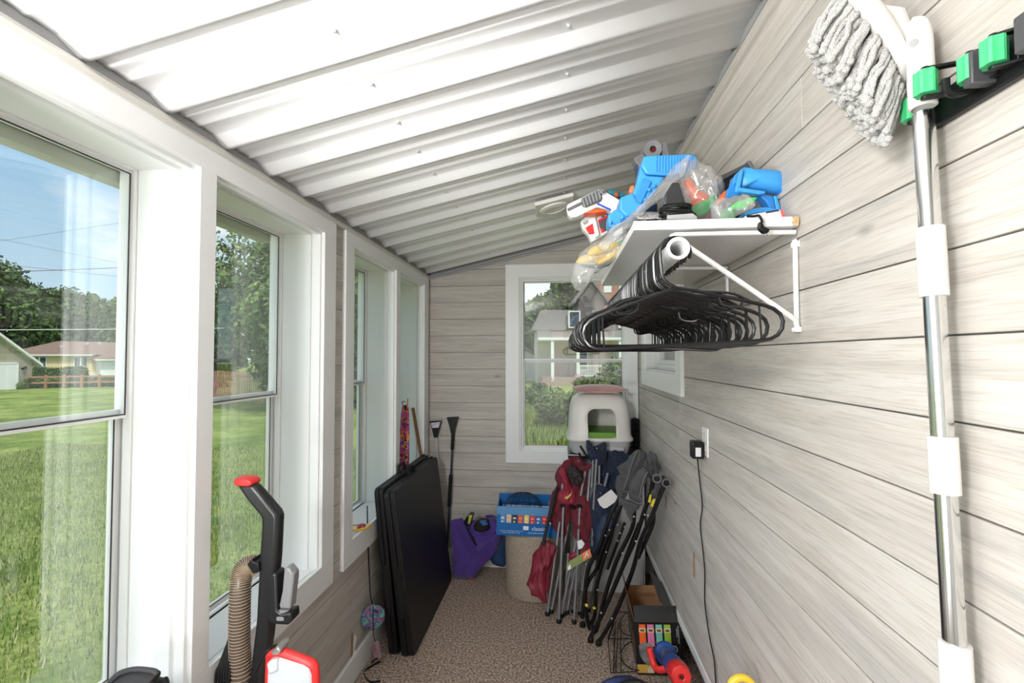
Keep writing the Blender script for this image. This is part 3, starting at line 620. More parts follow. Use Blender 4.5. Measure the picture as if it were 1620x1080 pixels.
tree(far(905, 66), 14.5, 4.6, 7000, .4, 'green tree behind the porch house left of the brick building', 81, LM[:3], low=.4)
tree(far(848, 74), 11.5, 3.0, 4000, .4, 'thin pale tree at the left above the porch house', 82, LM[1:4], low=.5)
tree(far(826, 64), 8.5, 4.0, 6000, .4, 'dark green tree behind the white shed', 83, LM[:2], low=.05)
def bush(px, d, h, r_, n_, mm, leaf, label, seed, name='garden_shrub'):
    q_ = far(px, d); rd = random.Random(seed)
    b = [(q_.x+rd.uniform(-r_, r_)*.7, q_.y+rd.uniform(-r_, r_)*.5, GZ+h*rd.uniform(.25, .75), h*.33) for _ in range(7)]
    tag(foliage(name, b, n_, leaf, mm, seed), label, 'shrub')
bush(898, 17, 1.5, 1.1, 4200, LM[1:4], .10, 'tall wild green shrub in the long grass before the porch house', 91)
bush(850, 24, 1.2, 1.2, 2200, LM[:3], .12, 'dark weedy shrub at the lower left of the end window', 92)
bush(962, 25, 2.4, 1.6, 3000, LM[1:3], .13, 'green shrub at the right corner of the porch', 93)
bush(925, 30, 1.6, 1.8, 2400, LM[:3], .13, 'low shrub row in front of the porch railing', 94)
q_ = far(915, 31); tag(foliage('flower_clump', [(q_.x, q_.y, GZ+1.1, .5), (q_.x-2.0, q_.y, GZ+.9, .45), (q_.x+1.4, q_.y, GZ+1.0, .4)], 260, .07, [mat('pink_petals', (.6, .2, .3), .6)], 95), 'pink garden flowers below the porch railing', 'flowers')
# ================================================================ RIGHT WALL: shelf, rod, hangers
def PL(px, py, Y0, s=0.0):              # pixel -> point on the plane Y = Y0 + s*z
    d = ray(px, py); return EYE+d*((Y0+s*1.65)/(d.y-s*d.z))
def slab(name, pts, Y, th, m, parent=None, bevel=.004, s=0.0, **k):   # outline at its own distance Y, extruded to its real thickness th
    q = [PL(x, y, Y, s) for x, y in pts]; mb = MB(); n_ = len(q)
    back = V((0, th, 0)); a = sum(((q[i].x*q[(i+1) % n_].z-q[(i+1) % n_].x*q[i].z) for i in range(n_)))
    if a < 0: q = q[::-1]
    mb.add(q+[p_+back for p_ in q], [tuple(range(n_)), tuple(range(2*n_-1, n_-1, -1))]+[(i, i+n_, (i+1) % n_+n_, (i+1) % n_) for i in range(n_)])
    return mb.build(name, m, parent, bevel=bevel, seg=3, **k)
def pillow(mb, q, ctr, depth, rings=7, noise_=0.0, nsc=20, back=None, power=.5, seed=0):   # inflated closed shape through the outline q (world points)
    n_ = len(q); c = ctr if ctr is not None else sum(q, V((0, 0, 0)))/n_; vs = []; fs = []
    dv = V(depth) if not isinstance(depth, (int, float)) else V((0, depth, 0)); bv = V(back) if back is not None else dv
    for side in (-1, 1):
        for r_ in range(1, rings+1):
            t_ = r_/rings
            for k in range(n_):
                p_ = c.lerp(q[k], math.sin(t_*PI/2) if r_ < rings else 1.0)
                s_ = math.sin(t_*PI/2) if r_ < rings else 1.0
                off = (dv if side < 0 else bv)*side*max(0, 1-s_**2)**power
                p_ = p_+off
                if noise_: w_ = noise_*(1 if r_ < rings else .35); p_ = p_+noise.noise_vector(p_*nsc+V((seed, seed*3, 0)))*w_+noise.noise_vector(V((p_.x*nsc*3.2, p_.y*nsc, p_.z*nsc*1.1))+V((0, seed, 5)))*w_*.75
                vs.append(p_)
        vs.append(c+(dv if side < 0 else bv)*side)
    K = rings*n_+1
    for s_ in (0, 1):
        o_ = s_*K
        for r_ in range(rings-1):
            for k in range(n_):
                f = (o_+r_*n_+k, o_+r_*n_+(k+1) % n_, o_+(r_+1)*n_+(k+1) % n_, o_+(r_+1)*n_+k); fs.append(f if s_ else f[::-1])
        for k in range(n_): f = (o_+K-1, o_+(k+1) % n_, o_+k); fs.append(f[::-1] if s_ == 0 else f)
    for k in range(n_):
        a, b = (rings-1)*n_+k, (rings-1)*n_+(k+1) % n_; fs.append((a, b, K+b, K+a))
    return mb.add(vs, fs)
def dense(pts, k=5): q = smooth_path(list(pts)+[pts[0]], k); return q[:-1]
MELA = mat('melamine', (.80, .80, .80), .3)
sh = thing('shelf', 'white melamine shelf on the right wall piled with toys', 'shelf', (.4, 1.73, 1.976))
MB().bb((.193, 1.245, 1.976), (.598, 2.225, 1.9985)).build('shelf_board', MELA, sh, bevel=.001, smooth=False)
mb = MB(); mb.bb((.192, 1.2435, 1.9755), (.583, 1.2455, 1.999)); mb.build('edge_band', WHITE, sh, smooth=False)
mb = MB().prism([(.583, 1.9765), (.5975, 1.9765), (.5975, 1.999), (.581, 1.999), (.586, 1.990), (.581, 1.985)], -1.2452, -1.2435, Matrix(((1, 0, 0, 0), (0, 0, -1, 0), (0, 1, 0, 0), (0, 0, 0, 1)))); mb.build('chipped_corner', mat('particle_board', (.62, .42, .22), .9, var=.3, vscale=200), sh, smooth=False)
def bracket(y, label):
    b = thing('shelf_bracket', label, 'bracket', (.598, y, 1.72))
    MB().tube(smooth_path([(.596, y, 1.722), (.596, y, 1.80), (.596, y, 1.925), (.594, y, 1.945)], 3), .0062, 8).build('wall_rod', WMETAL, b)
    MB().tube([(.597, y, 1.964), (.45, y, 1.966), (.30, y, 1.966), (.288, y, 1.958)], .0062, 8).build('shelf_arm', WMETAL, b)
    MB().tube(smooth_path([(.292, y-.004, 1.962), (.31, y-.006, 1.948), (.45, y-.006, 1.845), (.575, y-.006, 1.752), (.592, y-.004, 1.736), (.596, y-.003, 1.715)], 3), .0066, 8).build('brace', WMETAL, b)
    MB().tube(smooth_path([(.298, y, 1.963), (.287, y, 1.945), (.285, y, 1.915), (.275, y, 1.88), (.252, y, 1.8495), (.232, y, 1.856), (.226, y, 1.872)], 3), .005, 8).build('rod_hook', WMETAL, b)
    t_ = MB().bb((.590, y-.012, 1.710), (.602, y+.012, 1.722)).build('mounting_tab', WMETAL, b); MB().lathe([(.005, 0), (.005, .004), (.002, .006)], (.590, y, 1.716), (-1, 0, 0), 8).build('screw', WMETAL, t_); MB().bb((.590, y-.01, 1.925), (.603, y+.01, 1.94)).build('mounting_tab', WMETAL, b)
bracket(1.262, 'white steel shelf bracket at the near end of the shelf')
bracket(1.752, 'white steel shelf bracket under the middle of the shelf')
RC = V((.253, 0, 1.880))
rod = MB(); rod.lathe([(.0215, 0), (.024, 0), (.024, .012), (.0215, .016), (.0215, 1.32), (.017, 1.32), (.017, .002), (.0215, 0)], (RC.x, 1.035, RC.z), (0, 1, 0), 28, caps=False)
tag(rod.build('closet_rod', mat('white_pvc', (.82, .83, .83), .35)), 'white plastic pipe used as a clothes rod under the shelf', 'rod')
HG = mat('black_hanger_plastic', (.005, .005, .006), .25)
def hanger_path(w_=.215, drop=.205):
    p = [(.030, -.016), (.033, -.004), (.030, .012), (.018, .027), (0, .0325), (-.018, .027), (-.029, .012), (-.031, -.005), (-.030, -.045), (-.024, -.062), (-.010, -.074), (.0, -.080)]
    return p
def make_hanger():
    mb = MB(); r_ = .0042
    hk = [V((x, 0, z)) for x, z in hanger_path()]
    mb.tube(smooth_path(hk, 2), r_, 7)
    lp = [(0, -.080), (.03, -.087), (.12, -.113), (.175, -.131), (.193, -.140), (.205, -.152), (.2095, -.167), (.2065, -.183), (.197, -.196), (.183, -.2035), (.165, -.206), (0, -.206)]
    lp = lp+[(-x, z) for x, z in lp[1:-1][::-1]]
    mb.tube([V((x, 0, z)) for x, z in lp], r_*1.05, 7, closed=True)
    for s_ in (-1, 1):
        mb.cyl((s_*.165, 0, -.130), (s_*.165, 0, -.206), .0022, n=6)
        mb.tube(smooth_path([(s_*.085, 0, -.104), (s_*.088, 0, -.122), (s_*.105, 0, -.130), (s_*.128, 0, -.129), (s_*.133, 0, -.120)], 2), .003, 6)
        mb.tube(smooth_path([(s_*.03, 0, -.090), (s_*.10, 0, -.098), (s_*.125, 0, -.106), (s_*.150, 0, -.122)], 2), .003, 6)
    return mb.build('clothes_hanger', HG)
h0 = make_hanger(); rd = random.Random(5); NH = 36
for i in range(NH):
    o = h0 if i == 0 else h0.copy()
    if i: COL.objects.link(o)
    y = 1.075+i*.0325+(rd.uniform(-.006, .006) if i else 0)
    a = rd.uniform(-5, 5) if i > 3 else (-5.5, 2.0, -9, 4)[i]
    if i > 12: a += -3
    tilt = rd.uniform(-1.2, 1.2)+(-3.2 if i == 0 else 0)+(-1.5 if i in (1, 2) else 0)
    o.matrix_world = Matrix.Translation((RC.x+.001, y, RC.z)) @ Matrix.Rotation(R(a), 4, 'Z') @ Matrix.Rotation(R(tilt), 4, 'Y')
    lab = {0: 'black plastic clothes hanger nearest the camera, at the open end of the white rod', NH-1: 'black plastic clothes hanger farthest back on the white rod'}.get(i, 'black plastic clothes hanger in the packed row on the white rod')
    tag(o, lab, 'hanger', 'black hangers on the rod')
o = h0.copy(); COL.objects.link(o); o.matrix_world = Matrix.Translation((RC.x-.002, 1.36, RC.z+.0)) @ Matrix.Rotation(R(-21), 4, 'Z') @ Matrix.Rotation(R(3), 4, 'Y')
tag(o, 'black clothes hanger turned askew, its left end pointing out of the row toward the window', 'hanger', 'black hangers on the rod')
# ---- toys on the shelf
BLUE = mat('toy_blue', (.055, .36, .82), .38); BLUED = mat('toy_blue_deep', (.02, .22, .62), .38); ORG = mat('toy_orange', (.95, .13, .02), .4); GRN = mat('toy_green', (.03, .48, .10), .4); YEL2 = mat('toy_yellow', (.88, .60, .05), .45)
TW = mat('toy_white', (.86, .86, .84), .35); TG = mat('toy_dark_grey', (.065, .066, .07), .42); TGL = mat('toy_grey', (.14, .14, .145), .5); RED = mat('toy_red', (.75, .03, .03), .4); NAV = mat('toy_navy', (.02, .05, .12), .4)
FILM = glass_mat('clear_plastic_film', .12, (.96, .96, .96), .15); FILM.node_tree.nodes['Glossy BSDF'].inputs['Roughness'].default_value = .12; 
bl = thing('toy_blaster', 'big blue toy blaster, ribbed block up, muzzle down, under clear film', 'toy blaster', PL(1045, 348, 1.55))
yb = 1.50
slab('ribbed_body', [(1019, 246), (1035, 245), (1092, 243), (1104, 248), (1103, 262), (1080, 273), (1056, 277), (1022, 275), (1014, 262)], yb, .075, BLUE, bl, .006)
mb = MB()
for k in range(13):
    x = 1038+k*4.6; a = PL(x, 246, yb-.002); b = PL(x, 272, yb-.002); mb.bar(a, b, .004, .005)
mb.build('rib', BLUE, bl, bevel=.001)
slab('body', [(1014, 262), (1023, 277), (1052, 279), (1046, 290), (1038, 303), (1022, 322), (1012, 328), (1001, 345), (985, 352), (976, 352), (985, 333), (995, 318), (1003, 300), (1009, 285)], yb, .07, BLUE, bl, .006)
slab('side_panel', [(1018, 281), (1031, 287), (1015, 322), (1003, 320)], yb-.008, .03, mat('toy_blue_mid', (.04, .29, .74), .35), bl, .003)
slab('front_collar', [(981, 312), (1001, 304), (1008, 318), (1020, 324), (1012, 336), (992, 343), (980, 332)], yb-.012, .095, BLUE, bl, .006)
slab('muzzle', [(962, 340), (974, 330), (992, 336), (1008, 338), (985, 352), (972, 362), (962, 356)], yb-.004, .07, BLUE, bl, .006)
mb = MB()
for q_ in ((966, 352), (971, 357), (980, 350), (985, 344), (1027, 300), (1030, 308), (1021, 316), (1035, 294)): mb.ball(PL(*q_, yb-.010), .006, 8, 6)
mb.build('screw_boss', BLUE, bl)
sg = thing('toy_scope', 'dark grey round toy scope poking up behind the ribbed blue blaster block', 'toy', PL(1035, 300, 1.66))
c_ = PL(1033, 236, 1.62); ax = V((-.05, -1, -.28)).normalized()
mb = MB(); mb.lathe([(.011, 0), (.011, -.02), (.011, .0), (.0165, .001), (.029, .002), (.031, -.002), (.031, -.09), (.028, -.09)], c_, ax, 30, caps=False); mb.build('tube', TGL, sg)
MB().lathe([(.011, -.012), (.001, -.013)], c_, ax, 20).build('lens', mat('dark_red_lens', (.08, .005, .005), .1), sg)
slab('sight_tab', [(1024, 226), (1026, 222), (1034, 219), (1036, 224), (1027, 228)], 1.62, .05, TGL, sg, .002); slab('sight_tab', [(1048, 227), (1053, 223), (1057, 236), (1060, 246), (1048, 246)], 1.62, .05, TGL, sg, .002)
slab('grip_arm', [(1003, 249), (1018, 241), (1022, 250), (1016, 262), (1013, 272), (1010, 260), (1005, 256)], 1.625, .05, TGL, sg, .003)
slab('grip', [(1006, 257), (1019, 250), (1030, 262), (1040, 330), (1015, 335), (1009, 272)], 1.632, .05, NAV, sg, .003)
wb_ = thing('toy_blaster', 'white toy blaster with grey ribbed slide and orange strip, sticking out past the shelf end', 'toy blaster', PL(940, 330, 1.8))
yw = 1.80
slab('body', [(896, 326), (899, 322), (947, 299), (954, 300), (980, 315), (984, 322), (976, 336), (962, 332), (945, 327), (912, 343), (903, 344), (898, 338)], yw, .05, TW, wb_, .006)
slab('slide', [(919, 314), (946, 300), (953, 311), (951, 318), (929, 327), (922, 327)], yw-.008, .066, TGL, wb_, .004)
mb = MB()
for k in range(6): mb.bar(PL(921+k*5.2, 313-k*2.4, yw-.010), PL(926+k*4.8, 328-k*2.6, yw-.012), .006, .008)
mb.build('rib', mat('toy_rib_grey', (.22, .23, .24), .35), wb_, bevel=.002)
mb = MB().bar(PL(898, 332, yw-.006), PL(922, 320, yw-.006), .008, .010); mb.build('slot', TGL, wb_, bevel=.002)
MB().lathe([(.012, 0), (.012, .02), (.006, .022), (.006, .03), (.001, .031)], PL(951, 305, yw), (.2, -1, .1), 16).build('knob', mat('chrome', (.7, .7, .7), .15, 1), wb_)
slab('orange_strip', [(923, 337), (942, 330), (952, 331), (960, 334), (938, 337)], yw-.003, .055, ORG, wb_, .002)
mb = MB().bar(PL(945, 322, yw-.004), PL(966, 332, yw-.004), .004, .006); mb.build('blue_stripe', mat('stripe_blue', (.02, .10, .65), .4), wb_)
slab('grip', [(962, 318), (984, 316), (990, 350), (970, 352)], yw+.002, .045, TW, wb_, .005); MB().bb((.215, yw+.012, 1.9985), (.240, yw+.040, 2.18)).build('stock', TW, wb_, bevel=.003)
t2 = thing('toy_blaster', 'red and white numbered toy blaster hanging below the white one with a dark grip', 'toy blaster', PL(950, 350, 1.88))
slab('body', [(918, 350), (930, 338), (960, 334), (985, 336), (990, 350), (970, 362), (945, 378), (936, 383), (930, 370), (922, 362)], 1.88, .05, TW, t2, .006)
slab('red_panel', [(926, 360), (938, 353), (942, 369), (932, 370)], 1.872, .06, RED, t2, .003); slab('red_panel', [(946, 347), (960, 341), (978, 345), (982, 352), (952, 368), (950, 362)], 1.872, .06, RED, t2, .003)
slab('white_band', [(935, 336), (941, 336), (949, 372), (942, 376)], 1.864, .07, TW, t2, .004)
slab('grip', [(948, 350), (966, 341), (972, 350), (970, 360), (957, 364), (949, 358)], 1.862, .06, TG, t2, .004)
MB().bb((.215, 1.89, 1.9985), (.245, 1.92, 2.16)).build('stock', TW, t2, bevel=.003)
mm = frame(PL(956, 339, 1.876), (1, 0, .25), (0, 0, 1)); text('number_mark', '24', .032, mm, mat('stripe_blue', (.02, .10, .65)), t2)
mm = frame(PL(927, 352, 1.876), (1, 0, .55), (-.3, 0, 1)); text('letter_mark', 'SGF', .013, mm, mat('dark_ink', (.03, .03, .08)), t2)
MB().bb((.30, 1.645, 1.9985), (.335, 1.67, 2.17)).build('stock', NAV, sg, bevel=.003)
t3 = thing('toy_figure', 'small teal and orange toy pieces behind the white blaster', 'toy', PL(975, 310, 1.98)); slab('teal_block', [(961, 303), (966, 298), (976, 302), (990, 306), (985, 312), (972, 310)], 1.96, .04, mat('toy_teal', (.02, .22, .30), .4), t3, .004)
slab('orange_block', [(972, 305), (977, 303), (979, 311), (974, 311)], 1.955, .03, ORG, t3, .002); slab('support', [(964, 308), (985, 311), (985, 344), (964, 344)], 1.97, .03, NAV, t3, .002)
slab('orange_cap', [(997, 294), (1003, 291), (1006, 300), (1000, 306), (995, 303)], 1.9, .04, mat('toy_pale_orange', (.95, .28, .12), .4), t3, .008)
# yellow paddles in a film bag drooping over the shelf end
yp = thing('toy_paddle', 'upper yellow oval toy paddle in the clear bag hanging off the shelf end', 'toy paddle', PL(955, 400, 1.8), 'yellow toy paddles in a bag')
q_ = dense([PL(x, y, 1.66) for x, y in ((929, 401), (934, 393), (950, 385), (970, 381), (979, 382), (977, 390), (965, 397), (945, 403), (932, 404))], 3); mb = MB(); pillow(mb, q_, None, .012); mb.build('paddle_blade', YEL2, yp, ang=60, fix=True)
slab('handle', [(976, 383), (990, 376), (991, 381), (979, 389)], 1.655, .02, GRN, yp, .003)
yp = thing('toy_paddle', 'lower yellow oval toy paddle in the clear bag hanging off the shelf end', 'toy paddle', PL(930, 412, 1.8), 'yellow toy paddles in a bag')
q_ = dense([PL(x, y, 1.675) for x, y in ((911, 413), (918, 406), (932, 402), (950, 402), (965, 400), (960, 408), (945, 413), (925, 417), (914, 417))], 3); mb = MB(); pillow(mb, q_, None, .012); mb.build('paddle_blade', YEL2, yp, ang=60, fix=True)
slab('handle', [(941, 413), (960, 404), (984, 388), (987, 394), (964, 410), (945, 419)], 1.66, .02, YEL2, yp, .003)
slab('green_rod', [(915, 418), (950, 418), (968, 412), (966, 418), (948, 424), (925, 421)], 1.69, .02, mat('toy_dark_green', (.02, .16, .10), .5), yp, .003)
bag = thing('plastic_bag', 'clear plastic bag around the yellow paddles, drooping past the left end of the shelf', 'bag', PL(940, 400, 1.6))
def film(name, pts, Y, dp, parent, nz_=.008, seed=1, s=0.0, k=4, m=FILM):
    q_ = dense([PL(x, y, Y, s) for x, y in pts], k); mb = MB(); pillow(mb, q_, None, dp, rings=9, noise_=nz_, nsc=28, seed=seed); return mb.build(name, m, parent, ang=80, fix=True)
film('bag_film', [(903, 446), (906, 425), (915, 406), (935, 388), (958, 378), (990, 366), (1000, 362), (992, 384), (975, 408), (955, 423), (938, 436), (930, 452), (916, 462)], 1.63, .035, bag, nz_=.010)
bag = thing('plastic_bag', 'long clear plastic film draped diagonally in front of the big blue blaster', 'bag', PL(1010, 345, 1.4))
film('bag_film', [(945, 388), (960, 372), (985, 352), (1012, 328), (1035, 302), (1055, 277), (1075, 255), (1090, 248), (1082, 268), (1068, 290), (1050, 312), (1025, 330), (1008, 350), (985, 368), (965, 388), (955, 398)], 1.42, .016, bag, seed=4, nz_=.009)
bag = thing('plastic_bag', 'crumpled clear plastic bag of orange and green toys behind the black charger', 'bag', PL(1100, 345, 1.5))
film('bag_film', [(1079, 252), (1100, 256), (1118, 262), (1134, 276), (1144, 292), (1146, 308), (1138, 322), (1142, 342), (1120, 347), (1095, 340), (1085, 315), (1078, 288)], 1.44, .045, bag, seed=8, nz_=.014)
t4 = thing('toy_blaster', 'orange and green toy blaster inside the crumpled clear bag', 'toy blaster', PL(1110, 347, 1.48))
slab('orange_part', [(1082, 284), (1092, 280), (1105, 300), (1124, 308), (1120, 318), (1092, 330), (1090, 324), (1100, 312)], 1.46, .04, ORG, t4, .005)
slab('green_part', [(1092, 328), (1122, 312), (1136, 305), (1130, 326), (1118, 336), (1100, 344)], 1.45, .04, GRN, t4, .004); slab('support', [(1098, 318), (1126, 314), (1126, 345), (1098, 345)], 1.485, .03, RED, t4, .004)
bag = thing('plastic_bag', 'small clear plastic bag around the bright green blade near the blue blaster', 'bag', PL(1165, 347, 1.33))
film('bag_film', [(1124, 342), (1128, 326), (1140, 316), (1158, 312), (1178, 308), (1196, 318), (1192, 330), (1176, 338), (1150, 346), (1132, 350)], 1.30, .022, bag, seed=12, nz_=.010)
g_ = thing('toy_spearhead', 'bright green pointed toy blade lying on the shelf in a clear bag', 'toy', PL(1160, 340, 1.34))
slab('point', [(1152, 330), (1166, 319), (1186, 312), (1200, 311), (1192, 320), (1178, 328), (1158, 331)], 1.315, .018, mat('toy_bright_green', (.04, .72, .10), .35), g_, .005); slab('base', [(1144, 330), (1158, 329), (1165, 346), (1142, 346)], 1.32, .03, GRN, g_, .003)
# black charger with coiled cable
ch = thing('charger_dock', 'black charging dock with its cable coiled around it on the shelf front edge', 'charger', PL(1075, 346, 1.30))
slab('upright', [(1064, 288), (1075, 288), (1085, 322), (1050, 324), (1053, 306)], 1.300, .03, mat('dock_grey', (.03, .032, .035), .2), ch, .004)
slab('base', [(1053, 336), (1060, 328), (1092, 329), (1103, 337), (1104, 347), (1054, 347)], 1.285, .07, BLACKP, ch, .006)
slab('base_plate', [(1056, 340), (1096, 337), (1103, 342), (1103, 347), (1056, 347)], 1.278, .02, mat('dock_plate', (.42, .42, .43), .3), ch, .002)
c_ = PL(1068, 322, 1.315)
pts = [(c_.x+.040*math.cos(t_), c_.y+.034*math.sin(t_), c_.z-.008-.0022*t_/6.28*3+.004*math.sin(t_*1.3)) for t_ in [k*.35 for k in range(75)]]
MB().tube(pts, .0042, 6).build('coiled_cable', BLACKR, ch, ang=180)
# paper under the toys
pp_ = thing('newspaper', 'printed newspaper sheet spread under the toys at the shelf end', 'newspaper', (.3, 1.5, 1.9995))
PAP = mat('newsprint', (.72, .69, .64), .8); t, p, n, l = nodes(PAP); tc = n('ShaderNodeTexCoord'); mp_ = n('ShaderNodeMapping'); mp_.inputs['Scale'].default_value = (60, 6, 110); l(tc.outputs['Object'], mp_.inputs[0]); q = n('ShaderNodeTexNoise'); q.inputs['Scale'].default_value = 3; l(mp_.outputs[0], q.inputs['Vector']); l(ramp(n, l, q.outputs['Fac'], [(.47, (.74, .71, .66)), (.52, (.35, .32, .30))]), p.inputs['Base Color'])
mb = MB(); mb.grid(lambda u_, v_: PL(1010+u_*60, 346-v_*38, 1.36, 0)+V((0, .16*v_+.004*math.sin(u_*9), 0)), 8, 6); mb.build('sheet', PAP, pp_, solid=.001)
# right blue blaster
b2 = thing('toy_blaster', 'smooth blue toy blaster with a trigger handle at the right end of the shelf', 'toy blaster', PL(1200, 345, 1.30))
yb = 1.34
q_ = dense([PL(x, y, yb+.03) for x, y in ((1162, 277), (1175, 266), (1178, 269), (1200, 269), (1225, 271), (1242, 277), (1246, 290), (1244, 300), (1230, 306), (1200, 303), (1178, 298), (1166, 302), (1158, 290))], 3)
mb = MB(); pillow(mb, q_, None, .036, rings=10, power=.5); mb.build('body', BLUE, b2, ang=60, fix=True)
slab('tail_cap', [(1240, 279), (1244, 284), (1246, 292), (1242, 301), (1234, 304), (1238, 292)], yb+.004, .05, BLUED, b2, .005)
slab('side_rail', [(1166, 299), (1172, 296), (1212, 302), (1211, 306), (1200, 307), (1172, 303)], yb-.012, .02, BLUE, b2, .004)
slab('collar', [(1170, 270), (1174, 266), (1177, 268), (1170, 304), (1163, 303)], yb-.006, .075, BLUE, b2, .005)
slab('nose', [(1147, 312), (1152, 298), (1162, 288), (1172, 300), (1170, 310), (1158, 312)], yb, .055, BLUED, b2, .005)
slab('muzzle', [(1140, 318), (1146, 302), (1150, 301), (1148, 316)], yb+.005, .045, ORG, b2, .006)
slab('handle', [(1200, 305), (1222, 309), (1224, 312), (1228, 330), (1219, 332), (1212, 318), (1202, 309)], yb+.008, .04, BLUED, b2, .005)
slab('hand_guard', [(1224, 309), (1230, 310), (1236, 332), (1228, 332)], yb+.010, .03, BLUE, b2, .003)
slab('lower_frame', [(1193, 329), (1214, 327), (1236, 331), (1236, 334), (1205, 336), (1178, 340), (1176, 337)], yb+.004, .045, BLUE, b2, .003)
# black magazine behind
mg = thing('toy_magazine', 'black ribbed toy magazine leaning against the wall behind the right blue blaster', 'toy', PL(1165, 320, 1.50))
slab('body', [(1140, 283), (1182, 262), (1190, 255), (1194, 268), (1180, 274), (1158, 300), (1148, 304), (1144, 296)], 1.46, .04, BLACKP, mg, .003)
slab('top_face', [(1137, 279), (1160, 268), (1182, 257), (1187, 254), (1188, 262), (1165, 273), (1142, 286)], 1.452, .03, TG, mg, .003)
slab('end_plate', [(1182, 255), (1186, 253), (1190, 256), (1195, 268), (1191, 270)], 1.449, .045, TGL, mg, .002)
slab('support', [(1144, 296), (1168, 282), (1182, 345), (1150, 345)], 1.47, .03, BLACKP, mg, .002)
bxs = thing('card_box', 'flat white and red cardboard box on the right front corner of the shelf', 'box', PL(1220, 344, 1.26))
slab('box_body', [(1180, 341), (1234, 331), (1238, 345), (1180, 346)], 1.262, .09, mat('card_white', (.80, .79, .78), .6), bxs, .001)
slab('red_end', [(1234, 331), (1238, 331), (1244, 345), (1238, 345)], 1.2625, .085, mat('card_red', (.75, .12, .12), .5), bxs, .001)
MB().bar(PL(1212, 336, 1.260), PL(1232, 332.5, 1.260), .002, .004).build('blue_print', mat('dark_ink', (.03, .03, .08)), bxs)
# plug dangling over the edge
pg = thing('power_plug', 'black two-prong plug dangling over the front edge of the shelf', 'plug', PL(1208, 345, 1.24))
MB().tube(smooth_path([PL(1181, 344, 1.255)+V((0, 0, .004)), PL(1192, 342, 1.25), PL(1200, 341, 1.236), PL(1204, 346, 1.232), PL(1206, 352, 1.230)], 4), .0032, 6).build('cord', BLACKR, pg, ang=180)
slab('body', [(1202, 350), (1206, 350), (1210, 358), (1219, 362), (1216, 368), (1209, 368), (1201, 361)], 1.222, .016, BLACKP, pg, .003)
mb = MB(); mb.bar(PL(1207, 365, 1.23), PL(1211, 371, 1.23), .0015, .006); mb.bar(PL(1212, 364, 1.23), PL(1217, 372, 1.23), .0015, .006); mb.build('prong', STEEL, pg)
# ================================================================ mop and its wall holder
mop = thing('mop', 'stainless steel mop hanging head-up on the right wall with a white string head', 'mop', (.555, .735, .96))
def pp(z): t_ = (z-1.19)/(2.173-1.19); return V((.555, .743+.036*t_, z))
MB().cyl(pp(.96), pp(2.02), .0137, n=24).build('pole', STEEL, mop)
WP = mat('offwhite_plastic', (.80, .78, .75), .35)
for za, zb, r_ in ((1.738, 1.842, .0178), (1.451, 1.532, .0178), (1.10, 1.243, .0190)):
    d_ = (pp(zb)-pp(za)); MB().lathe([(.0145, 0), (r_, .0), (r_*1.0, d_.length), (.0145, d_.length)], pp(za), d_, 28).build('grip_sleeve', WP, mop)
d_ = (pp(2.173)-pp(2.028)); ln = d_.length
mb = MB().lathe([(.0145, 0), (.0178, .002), (.0178, ln*.30), (.0172, ln*.34), (.0170, ln*.60)], pp(2.028), d_, 24, caps=False); mb.build('handle_cap', WP, mop)
e0 = pp(2.028+.6*.145)
def capring(u_, v_):
    th = u_*2*PI; k = math.sqrt(max(0, 1-(v_*.99)**2.4)); return e0+V((.0170*math.cos(th)*(.45+.55*k), .0170*math.sin(th)*k, v_*.40*ln))
MB().grid(capring, 20, 10).build('hanging_loop', WP, mop, ang=80)
MB().lathe([(.006, -.003), (.006, .003)], e0+V((-.013, -.008, .012)), (-.85, -.5, 0), 12).build('hang_hole_rivet', mat('steel_dark', (.4, .4, .4), .3, 1), mop)
# plate of the head: a thick dish seen nearly edge-on; a flat oval standing behind the handle
pc = V((.522, .845, 2.198)); nrm = V((-.70, .42, -.36)).normalized()
ex = V((0, 0, 1)); ex = (ex-nrm*ex.dot(nrm)).normalized(); ey = nrm.cross(ex)
mb = MB(); vs = []
for (s_, h) in ((.15, -.030), (.5, -.028), (.85, -.020), (1.0, -.006), (1.0, .004), (.9, .007)):
    for k in range(40): th = k*PI/20; vs.append(pc+ex*math.cos(th)*.118*s_+ey*math.sin(th)*.070*s_+nrm*h)
mb.add(vs, [(i*40+k, i*40+(k+1) % 40, (i+1)*40+(k+1) % 40, (i+1)*40+k) for i in range(5) for k in range(40)]+[tuple(range(39, -1, -1)), tuple(200+k for k in range(40))])
mb.build('head_plate', WP, mop, ang=50)
MB().tube([pc+V((.012, -.01, .03)), pc+V((.03, -.03, .01)), V((.560, .80, 2.14))], .009, 8).build('swivel_joint', WP, mop)
YARN = mat('cotton_yarn', (.90, .885, .86), .95, bump=1, bscale=500, sheen=.3)
rd = random.Random(3); mb = MB()
for k in range(430):
    a = rd.uniform(0, 2*PI); rr = math.sqrt(rd.random())
    u_ = math.cos(a)*rr; v_ = math.sin(a)*rr
    st = pc+nrm*.008+ex*(u_*.110-.026)+ey*v_*.064
    dirn = (nrm*1.0+ex*(-.66+.38*u_)+ey*v_*.38+V((0, 0, -.18))).normalized()
    L_ = rd.uniform(.046, .074)
    j_ = lambda q: V((rd.uniform(-q, q), rd.uniform(-q, q), rd.uniform(-q, q))); p0_ = st+dirn*L_*.3+j_(.004); p1 = st+dirn*L_*.62+j_(.006); p2 = st+dirn*L_+V((0, 0, -.012))
    mb.tube(smooth_path([st, p0_, p1, p2], 2), [.0042+.0008*(q_ % 2) for q_ in range(7)], 6)
    mb.ball(p2, rd.uniform(.0055, .0075), 7, 5)
so = mb.build('mop_strings', YARN, mop, ang=180); so['kind'] = 'stuff'
